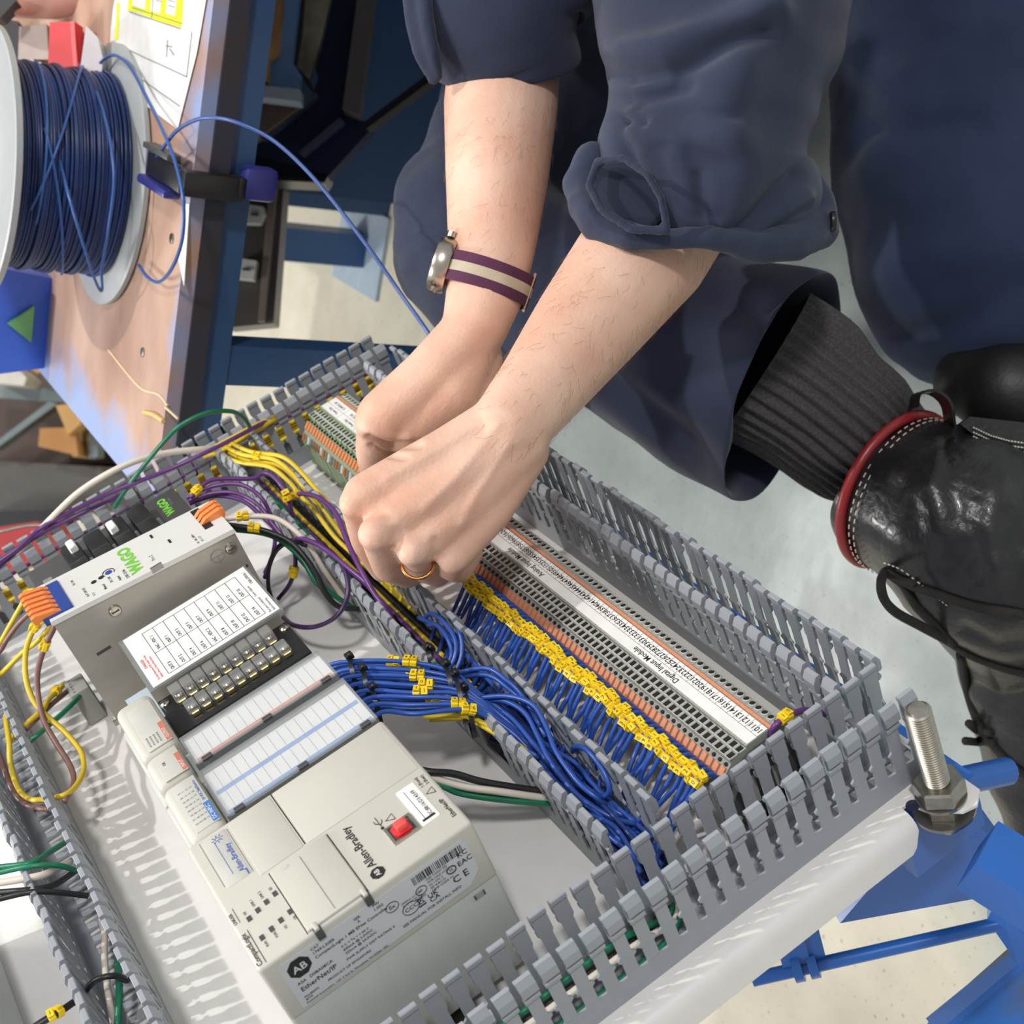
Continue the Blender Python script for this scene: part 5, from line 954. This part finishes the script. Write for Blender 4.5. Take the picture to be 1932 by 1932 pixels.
# arms, hands and the hidden shoulders in one skin surface
near_arm = [[(1330, -300, 1.22, 200), (1420, -80, 1.10, 150), (1290, 340, 1.0, 130), (1220, 470, .985, 122), (1105, 618, .94, 103), (1015, 738, .905, 84), (955, 812, .882, 74)]]
near_hand = [
 [(955, 800, .885, 62), (840, 860, .875, 52), (690, 935, .862, 44)],           # index metacarpal
 [(965, 820, .882, 62), (850, 915, .868, 52), (722, 1000, .852, 40)],          # middle
 [(975, 835, .884, 60), (880, 950, .870, 50), (790, 1030, .856, 38)],          # ring
 [(985, 850, .89, 52), (925, 960, .878, 44), (858, 1046, .866, 34)],           # little
 [(900, 850, .90, 60), (760, 950, .90, 50)], [(950, 880, .905, 58), (840, 1000, .90, 48)],   # palm
 [(668, 950, .857, 30)], [(708, 1008, .846, 34)], [(778, 1040, .850, 31)], [(853, 1058, .862, 27)],
 [(672, 950, .86, 31), (690, 1020, .895, 29), (722, 1075, .925, 25), (775, 1060, .95, 22), (800, 1020, .95, 20)],   # index finger
 [(712, 1010, .85, 34), (732, 1068, .885, 31), (770, 1085, .925, 26), (820, 1050, .945, 22), (830, 1010, .945, 20)],  # middle finger
 [(782, 1038, .852, 30), (795, 1072, .892, 26), (825, 1085, .925, 24), (860, 1050, .94, 21), (860, 1010, .94, 19)],   # ring finger
 [(855, 1054, .866, 26), (852, 1075, .895, 23), (870, 1080, .92, 21), (895, 1045, .935, 18), (890, 1015, .935, 17)],   # little finger
 [(900, 850, .92, 44), (800, 890, .955, 34), (740, 950, .965, 28), (720, 1000, .96, 23)],  # thumb
 [(1010, 850, .905, 24), (985, 890, .90, 20)]]
far_arm = [[(1330, -300, 1.22, 200), (1000, -150, 1.16, 140), (955, 60, 1.11, 104), (945, 200, 1.09, 108), (938, 330, 1.06, 98), (930, 440, 1.04, 86), (918, 540, 1.02, 76), (898, 610, 1.01, 64), (878, 650, 1.005, 58)]]
far_hand = [
 [(885, 630, 1.005, 56), (815, 710, .995, 58), (722, 785, .985, 50)], [(890, 650, 1.01, 52), (850, 740, 1.0, 62), (770, 800, .995, 52)], [(900, 680, 1.02, 50), (880, 770, 1.01, 58), (820, 840, 1.01, 50)],
 [(708, 796, .982, 40)], [(712, 800, .985, 40), (702, 850, 1.01, 32), (712, 920, 1.035, 28), (760, 960, 1.05, 24)],
 [(765, 815, 1.0, 40), (775, 880, 1.03, 30), (800, 930, 1.05, 26), (830, 940, 1.06, 22)], [(810, 840, 1.01, 36), (830, 900, 1.04, 28), (850, 940, 1.06, 24)], [(850, 830, 1.02, 34), (870, 890, 1.045, 26), (880, 930, 1.06, 22)],
 [(740, 770, 1.01, 40), (715, 860, 1.04, 32), (735, 930, 1.06, 26)]]
SKB = blob('body_skin', near_arm+near_hand+far_arm+far_hand, SKIN, PER, .0024, 5)
crease(SKB, [([(695, 826), (735, 842), (790, 838)], 6, -.004), ([(700, 842), (730, 858), (765, 862)], 5, -.003), ([(692, 812), (720, 822), (770, 826)], 6, .0015), ([(940, 800), (860, 900), (800, 960)], 9, .0012), ([(960, 840), (900, 930), (870, 990)], 8, .0012), ([(900, 800), (800, 860), (730, 900)], 9, .001), ([(682, 985), (716, 962), (735, 975)], 8, -.0015), ([(742, 1035), (748, 1005)], 8, -.002), ([(818, 1050), (822, 1020)], 8, -.002)])
# fine hairs on the forearms
HA = MB(); me_ = SKB.data; b0 = BASE[SKB.name][0]; cnt = 0; vs_ = list(me_.vertices); random.shuffle(vs_)
for v in vs_:
    p = v.co+b0; n = v.normal
    if n.dot((Vector((0, 0, HC))-p).normalized()) < -.15: continue
    x, y = to_px(p); near = (y > 470 and y < 860 and abs((x-955)*.78+(y-812)*.62) < 120 and x > 900); far = (840 < x < 1050 and 190 < y < 480)
    if not (near or far) or (far and random.random() < .4): continue
    dr = C2W @ Vector((-.5+random.uniform(-.5, .5), .7+random.uniform(-.5, .5), 0)); dr = (dr-n*dr.dot(n)).normalized(); L = random.uniform(.005, .011)
    HA.tube([p, p+dr*L*.5+n*.0012, p+dr*L+n*.0016+dr.cross(n)*random.uniform(-.003, .003)], .00006, 3, False); cnt += 1
    if cnt > 330: break
ho = HA.build('arm_hair', mat('brown_hair', (112, 84, 64), .6), PER, False, FW); ho['kind'] = 'stuff'
# sleeves
cloth_loft('sleeve', [(1000, -200, 1.10, 230), (955, -60, 1.085, 195), (940, 30, 1.085, 166), (948, 75, 1.090, 150), (958, 105, 1.096, 140), (961, 126, 1.10, 136), (961, 120, 1.10, 128), (955, 80, 1.10, 124)], NAVY, PER, amp=.003, fold=.003, seed=3, main=6)
blob('cuff_placket', [[(776, -30, 1.05, 20), (782, 40, 1.05, 19), (796, 100, 1.05, 18), (818, 150, 1.055, 12)], [(800, -30, 1.04, 16), (806, 40, 1.04, 15), (818, 100, 1.042, 14), (830, 148, 1.05, 8)]], NAVY, PER, .003, 3)
SLV = cloth_loft('sleeve', [(1420, -260, 1.10, 270), (1372, -60, 1.03, 250), (1360, 60, 1.01, 232), (1345, 160, 1.0, 208), (1328, 240, .995, 196), (1320, 300, .995, 202), (1322, 350, .998, 216), (1318, 392, 1.002, 214), (1308, 412, 1.006, 196), (1295, 414, 1.006, 165), (1290, 390, 1.0, 140), (1300, 330, 1.0, 132)], NAVY, PER, n=190, sub=16, amp=.006, fold=.004, seed=9, main=8)
crease(SLV, [([(1120, 105), (1250, 92), (1350, 55), (1450, 15)], 30, .009), ([(1140, 150), (1260, 142), (1360, 95), (1440, 60)], 22, -.010), ([(1120, 185), (1200, 188), (1300, 165)], 16, -.008), ([(1110, 165), (1190, 165), (1260, 150)], 12, .004), ([(1150, 222), (1215, 232)], 10, -.008), ([(1160, 225), (1185, 290), (1210, 345)], 16, -.007), ([(1195, 240), (1290, 262), (1370, 270)], 32, .005), ([(1200, 205), (1300, 215), (1380, 230)], 12, -.003), ([(1440, 30), (1390, 130), (1360, 210), (1390, 310), (1360, 440)], 55, .012), ([(1370, 440), (1420, 400), (1500, 330)], 16, -.006), ([(1380, 455), (1450, 410), (1520, 370)], 14, .005), ([(1280, 290), (1290, 360), (1300, 430)], 20, .004), ([(1320, 330), (1330, 400)], 12, -.004)])
blob('rolled_cuff', [[(1100, 385, .965, 34), (1130, 425, .945, 36), (1190, 446, .925, 28), (1260, 452, .92, 24), (1335, 448, .92, 24), (1420, 462, .935, 34), (1500, 458, .955, 38), (1545, 430, .98, 40)], [(1115, 300, .99, 34), (1095, 350, .98, 36), (1105, 395, .965, 34)], [(1545, 430, .985, 42), (1535, 380, 1.0, 40), (1510, 340, 1.01, 36)]], NAVY, PER, .003, 8, [('c', .03, .004)])
blob('cuff_fold', [[(1128, 305, .925, 9), (1175, 298, .91, 8), (1222, 330, .90, 8), (1248, 375, .90, 8), (1258, 430, .905, 8)], [(1128, 305, .925, 9), (1112, 350, .92, 9), (1135, 395, .915, 9), (1190, 432, .91, 9), (1258, 436, .905, 9)]], NAVY, PER, .002, 2)
cloth_loft('cuff_slit_shade', [(1125, 318, .935, 10), (1160, 345, .932, 50), (1195, 385, .928, 52), (1235, 425, .925, 22)], NAVY2, PER, n=24, amp=.002, flat=.12, caps=True)  # dark patch paints the shade inside the cuff opening, no cavity behind
mb = MB(); bp = at(1571, 417, .965); mb.lathe([(.0062, -.0015), (.0066, 0), (.0062, .0015), (.003, .001)], bp, at(1600, 417, .965)-bp, 20); mb.build('cuff_button', M_BLACK, PER, True)
# torso, thighs and knees
KNE = blob('trouser_leg', [[(1260, -200, 1.40, 260), (1080, 120, 1.33, 215), (930, 380, 1.26, 170), (890, 425, 1.235, 152)], [(890, 410, 1.235, 156), (885, 470, 1.23, 150), (930, 520, 1.22, 150)], [(890, 430, 1.235, 155), (1050, 560, 1.20, 165), (1150, 610, 1.18, 165)]], NAVY, PER, .006, 8, [('c', .09, .012), ('c', .03, .003)])
crease(KNE, [([(740, 430), (800, 424), (870, 422), (900, 425)], 7, -.004), ([(735, 452), (800, 456), (880, 455)], 9, -.006), ([(745, 442), (820, 440), (890, 438)], 7, .003), ([(770, 520), (830, 528), (860, 530)], 9, -.003), ([(760, 350), (830, 330), (880, 300)], 26, .004)])
SHN = cloth_loft('trouser_shin', [(930, 490, 1.22, 150), (1050, 560, 1.20, 168), (1200, 625, 1.18, 182), (1330, 680, 1.16, 205), (1420, 715, 1.145, 222), (1472, 735, 1.135, 228), (1476, 737, 1.134, 222), (1440, 722, 1.14, 205), (1350, 690, 1.16, 190)], NAVY, PER, n=64, amp=.007, fold=.004, seed=5, main=6)
THI = blob('trouser_leg', [[(1760, -300, 1.40, 330), (1835, 40, 1.34, 270), (1835, 330, 1.29, 262), (1850, 500, 1.27, 240)], [(1850, 480, 1.27, 240), (1960, 420, 1.3, 220)]], NAVYT, PER, .007, 8, [('c', .10, .012), ('c', .03, .003)])
crease(SHN, [([(1120, 700), (1230, 780), (1290, 830), (1320, 900)], 30, -.008), ([(1190, 640), (1260, 740), (1380, 830)], 34, .006), ([(1350, 560), (1450, 600), (1530, 590)], 26, -.006)])
crease(THI, [([(1590, 160), (1640, 230), (1720, 250), (1830, 225)], 26, -.008), ([(1610, 120), (1700, 180), (1800, 60)], 40, .008), ([(1575, 330), (1640, 240)], 16, -.005), ([(1620, 560), (1750, 480), (1932, 470)], 50, .006), ([(1680, 650), (1800, 620), (1932, 540)], 30, -.006)])
blob('coverall_torso', [[(1250, -350, 1.35, 380), (1600, -420, 1.4, 420)]], NAVY2, PER, .012, 6)
# sock
cloth_loft('sock', [(1440, 690, 1.15, 150), (1500, 728, 1.15, 148), (1580, 792, 1.165, 132), (1650, 852, 1.195, 112), (1700, 900, 1.22, 100), (1760, 950, 1.24, 92)], mat('charcoal_rib_knit', (84, 81, 82), .95, rgb2=(70, 67, 68), scale=500, bump=.4, bscale=1200, spec=.1), PER, n=288, sub=6, amp=.004, freq=20, fold=.003, ribs=36, rib_amp=.0021)
# near boot with collar piping, laces, loop and stitching
BT = cloth_loft('boot', [(1692, 926, 1.150, 150), (1702, 932, 1.146, 152), (1760, 960, 1.125, 165), (1830, 1005, 1.11, 185), (1900, 1075, 1.125, 190), (1950, 1190, 1.17, 150), (1968, 1330, 1.215, 138), (1995, 1450, 1.24, 122), (2020, 1580, 1.25, 116), (2030, 1680, 1.255, 80), (2032, 1710, 1.255, 10)], LEATHER, PER, n=150, sub=14, amp=.004, freq=14, fold=.004, seed=2)
BASE[BT.name] = BASE[PER.name]
crease(BT, [([(1782, 835), (1788, 900), (1812, 985)], 7, -.0028), ([(1800, 845), (1806, 915), (1826, 990)], 6, -.0024), ([(1820, 860), (1826, 930), (1834, 1000)], 7, -.0028), ([(1845, 880), (1848, 970)], 6, -.002), ([(1755, 920), (1772, 1000)], 24, .005), ([(1885, 900), (1860, 990), (1880, 1060)], 26, .006), ([(1720, 960), (1750, 940), (1790, 930)], 7, -.0018), ([(1715, 985), (1760, 965)], 6, -.0015), ([(1800, 1080), (1850, 1040), (1920, 1030)], 22, -.004), ([(1820, 1190), (1880, 1220), (1932, 1215)], 16, -.004), ([(1830, 1290), (1890, 1320), (1932, 1310)], 14, -.003)])
from mathutils.bvhtree import BVHTree
BVH = BVHTree.FromPolygons([v.co+BASE[PER.name][0] for v in BT.data.vertices], [tuple(p.vertices) for p in BT.data.polygons])
def on_boot(px, py, d, off=.002):
    o = Vector((0, 0, HC)); r = (at(px, py, 1.0)-o).normalized(); h = BVH.ray_cast(o, r)
    return h[0]-r*off if h[0] is not None else at(px, py, d)
mb = MB(); SP_ = [atz(px, py, 0) for px, py in ((2062, 1420), (2052, 1560), (2046, 1680), (2040, 1730))]; dd = (SP_[3]-SP_[0]).normalized(); pp_ = Vector((-dd.y, dd.x, 0))*.046
mb.hexa([SP_[0]+pp_, SP_[0]-pp_, SP_[3]-pp_*.7, SP_[3]+pp_*.7], [x+Vector((0, 0, .03)) for x in (SP_[0]+pp_, SP_[0]-pp_, SP_[3]-pp_*.7, SP_[3]+pp_*.7)]); mb.build('rubber_sole', mat('rubber_black', (34, 34, 36), .7), BT)
cp = [at(1692, 926, 1.15)]; t_ = (at(1760, 960, 1.125)-cp[0]).normalized(); b_ = (FWD-t_*FWD.dot(t_)).normalized(); a_ = t_.cross(b_); rr_ = 152*1.15/F
mb = MB(); mb.tube([cp[0]+a_*(rr_*math.cos(2*math.pi*k/48))+b_*(rr_*math.sin(2*math.pi*k/48)) for k in range(49)], .0042, 10, False); mb.build('collar_piping', mat('oxblood_leather', (142, 38, 40), .35, bump=.1), BT, 'all')
for off in (.010, .015):
    for k in range(56):
        c = cp[0]+t_*off; an = 2*math.pi*(k+.1)/56; an2 = 2*math.pi*(k+.62)/56; r2 = rr_*1.012+off*.06
        if math.sin(an) > .45: continue
        mb = MB() if k == 0 or 'smb' not in globals() or smb is None else smb
        smb = mb; smb.tube([c+a_*(r2*math.cos(x))+b_*(r2*math.sin(x)) for x in (an, (an+an2)/2, an2)], .0005, 4)
    if smb is not None and smb.v: smb.build('collar_stitching', mat('cream_thread', (206, 200, 184), .7), BT); smb = None
mb = MB(); Lp = spline([at(1733, 768, 1.11), at(1738, 745, 1.10), at(1765, 740, 1.095), at(1790, 760, 1.095), at(1798, 800, 1.10), at(1804, 815, 1.10)], 6); fr_ = frames(Lp)
mb.loft([[p+FWD*x+(p-at(1765, 790, 1.10)).normalized()*y for x, y in ((-.002, 0), (.022, 0), (.022, .002), (-.002, .002))] for p in Lp]); mb.build('pull_loop', LEATHER, BT)
slabq = [(1812, 800, 1.08), (1830, 786, 1.08), (1960, 800, 1.08), (1960, 862, 1.08), (1900, 850, 1.08), (1850, 832, 1.08)]
s_ = slab('heel_strap', slabq, LEATHER, PER, .008)
for dy in (0, 9, 17):
    mb = MB(); base_ = [(1836, 806+dy), (1870, 822+dy), (1905, 832+dy), (1950, 838+dy)]
    for j in range(22):
        f = j/22*3; i0 = int(f); g0 = f-i0; g1 = g0+.09; q = lambda g: (base_[i0][0]+(base_[i0+1][0]-base_[i0][0])*g, base_[i0][1]+(base_[i0+1][1]-base_[i0][1])*g)
        mb.tube([at(*q(g0), 1.076), at(*q(g1), 1.076)], .0006, 4)
    mb.build('strap_stitching', mat('cream_thread', (206, 200, 184), .7), s_)
LACE = mat('black_gold_lace', (24, 23, 22), .85, rgb2=(36, 33, 27), scale=90, bump=.6, bscale=900)
for nm, L in (('lace', [(1668, 1080, 1.06), (1662, 1100, 1.05), (1668, 1130, 1.045), (1690, 1155, 1.06), (1735, 1180, 1.07), (1790, 1210, 1.09), (1830, 1235, 1.045), (1900, 1262, 1.0), (1960, 1275, .99)]), ('lace', [(1680, 1085, 1.055), (1705, 1105, 1.04), (1730, 1145, 1.04), (1765, 1180, 1.045), (1800, 1215, 1.045)]),
    ('lace', [(1676, 1080, 1.05), (1720, 1105, 1.04), (1765, 1120, 1.03), (1840, 1145, 1.0), (1900, 1155, .98), (1960, 1165, .97)]), ('lace', [(1812, 1235, 1.16), (1822, 1290, 1.18), (1838, 1345, 1.19), (1865, 1395, 1.2), (1905, 1440, 1.2), (1950, 1475, 1.2)]),
    ('lace_end', [(1828, 1365, 1.19), (1845, 1378, 1.19), (1870, 1382, 1.195)]), ('lace_end', [(1822, 1398, 1.19), (1845, 1400, 1.19), (1875, 1400, 1.195)]), ('lace', [(1690, 1088, 1.06), (1710, 1098, 1.05), (1730, 1100, 1.04)])):
    mb = MB(); mb.tube(spline([on_boot(*q) for q in L], 6), .0036, 8); mb.build(nm, LACE, BT, 'all')
mb = MB(); pts = [on_boot(*q, .0012) for q in ((1668, 1062, 1.06), (1700, 1075, 1.04), (1740, 1105, 1.02), (1765, 1125, 1.01), (1790, 1145, 1.0))]; P2 = spline(pts, 8)
for i in range(0, len(P2)-1, 2): mb.tube([P2[i], P2[i+1]], .0006, 4)
mb.build('edge_stitching', mat('cream_thread', (206, 200, 184), .7), BT)
blob('boot', [[(1830, 720, 1.22, 70), (1900, 740, 1.2, 95), (2000, 760, 1.2, 110)]], mat('dark_region_black', (26, 25, 26), .5, bump=.2), PER, .005, 6)  # black blob added to fill the dark region beside the knee
# wrist watch and ring
wc = at(920, 528, 1.0205); ax = (at(905, 585, 1.012)-at(933, 470, 1.03)).normalized(); ax = (ax + (C2W @ Vector((.20, 0, 0)))*0).normalized()
tl = (at(990, 558, 1.0)-at(850, 512, 1.0)).normalized(); wb = FWD-tl*FWD.dot(tl); wb.normalize(); wa = tl; wx = wa.cross(wb)
WT = thing('wrist_watch', 'steel wrist watch on purple and beige striped fabric strap', 'watch', wc, FW)
for n_, y0, y1, m in (('strap_edge', -.0105, -.0035, mat('plum_webbing', (88, 42, 72), .85, bump=.5, bscale=1800)), ('strap_centre', -.0035, .0035, mat('beige_webbing', (196, 184, 160), .85, bump=.5, bscale=1800)), ('strap_edge', .0035, .0105, mat('plum_webbing', (88, 42, 72), .85))):
    mb = MB(); RW = 78*1.02/F+.0022
    mb.loft([ellipse_ring(wc+wx*y, wa, wb, RW+e, RW*.92+e, 56) for y, e in ((y0, 0), (y1, 0), (y1, .0012), (y0, .0012), (y0, 0))], False); mb.build(n_, m, WT, True)
kc = wc-wa*(78*1.02/F+.0045)
mb = MB(); mb.lathe([(.0185, -.006), (.0195, -.004), (.0195, .003), (.018, .0055), (.016, .006), (.0155, .0062)], kc, -wa, 40); cs = mb.build('case', mat('brushed_steel_warm', (198, 186, 172), .28, metal=1.0), WT, True)
mb = MB(); mb.cyl(kc+wx*.0195+wb*-.004, kc+wx*.0235+wb*-.004, .0032, n=14); mb.build('crown', M_NICKEL, WT, True); mb = MB(); mb.cyl(kc-wx*.0185-wb*.010, kc-wx*.022-wb*.012, .0022, n=12); mb.build('lug', M_NICKEL, WT, True)
mb = MB(); q = wc+wa*(78*1.02/F+.0018)-wb*.008; mb.tube([q-wx*.013, q+wx*.013, q+wx*.013+wb*.010, q-wx*.013+wb*.010, q-wx*.013], .0011, 6); mb.build('buckle', M_NICKEL, WT, True)
rc_ = at(788, 1062, .868); rx = (at(795, 1072, .892)-at(782, 1038, .852)).normalized()
mb = MB(); a1 = rx.orthogonal().normalized(); b1 = rx.cross(a1); rr1 = 30.5*.868/F
mb.tube([rc_+a1*(rr1*math.cos(2*math.pi*k/40))+b1*(rr1*math.sin(2*math.pi*k/40)) for k in range(41)], .0011, 8, False); tag(mb.build('finger_ring', mat('gold', (226, 158, 92), .22, metal=1.0), None, 'all', FW, base=rc_), 'plain gold ring on the ring finger of the near hand', 'ring')
# other person's forearm at the table, upper left
P2_ = thing('person', 'bare forearm of a second person reaching over the table at the top left', 'person', atz(100, -40, ZT), FW)
blob('forearm_skin', [[(250, -160, 1.55, 70), (150, -30, 1.5, 52), (100, -8, 1.5, 44), (60, -5, 1.5, 40), (20, 0, 1.5, 34)], [(60, 5, 1.5, 26), (30, 16, 1.48, 16), (0, 20, 1.47, 13)], [(40, -15, 1.5, 22), (0, 0, 1.48, 14)], [(40, -25, 1.5, 22), (-10, -15, 1.48, 14)]], mat('skin_shaded_forearm', (206, 160, 146), .55, bump=.1, sss=.1), P2_, .005, 6)  # shade on this arm is put into its darker skin tone
tag(slab('black_tool', [(-30, -20, 1.46), (16, -20, 1.46), (30, 2, 1.46), (0, 34, 1.46), (-30, 40, 1.46)], mat('tool_black', (40, 42, 42), .4), None, .02), 'black tool held at the upper left corner', 'tool')
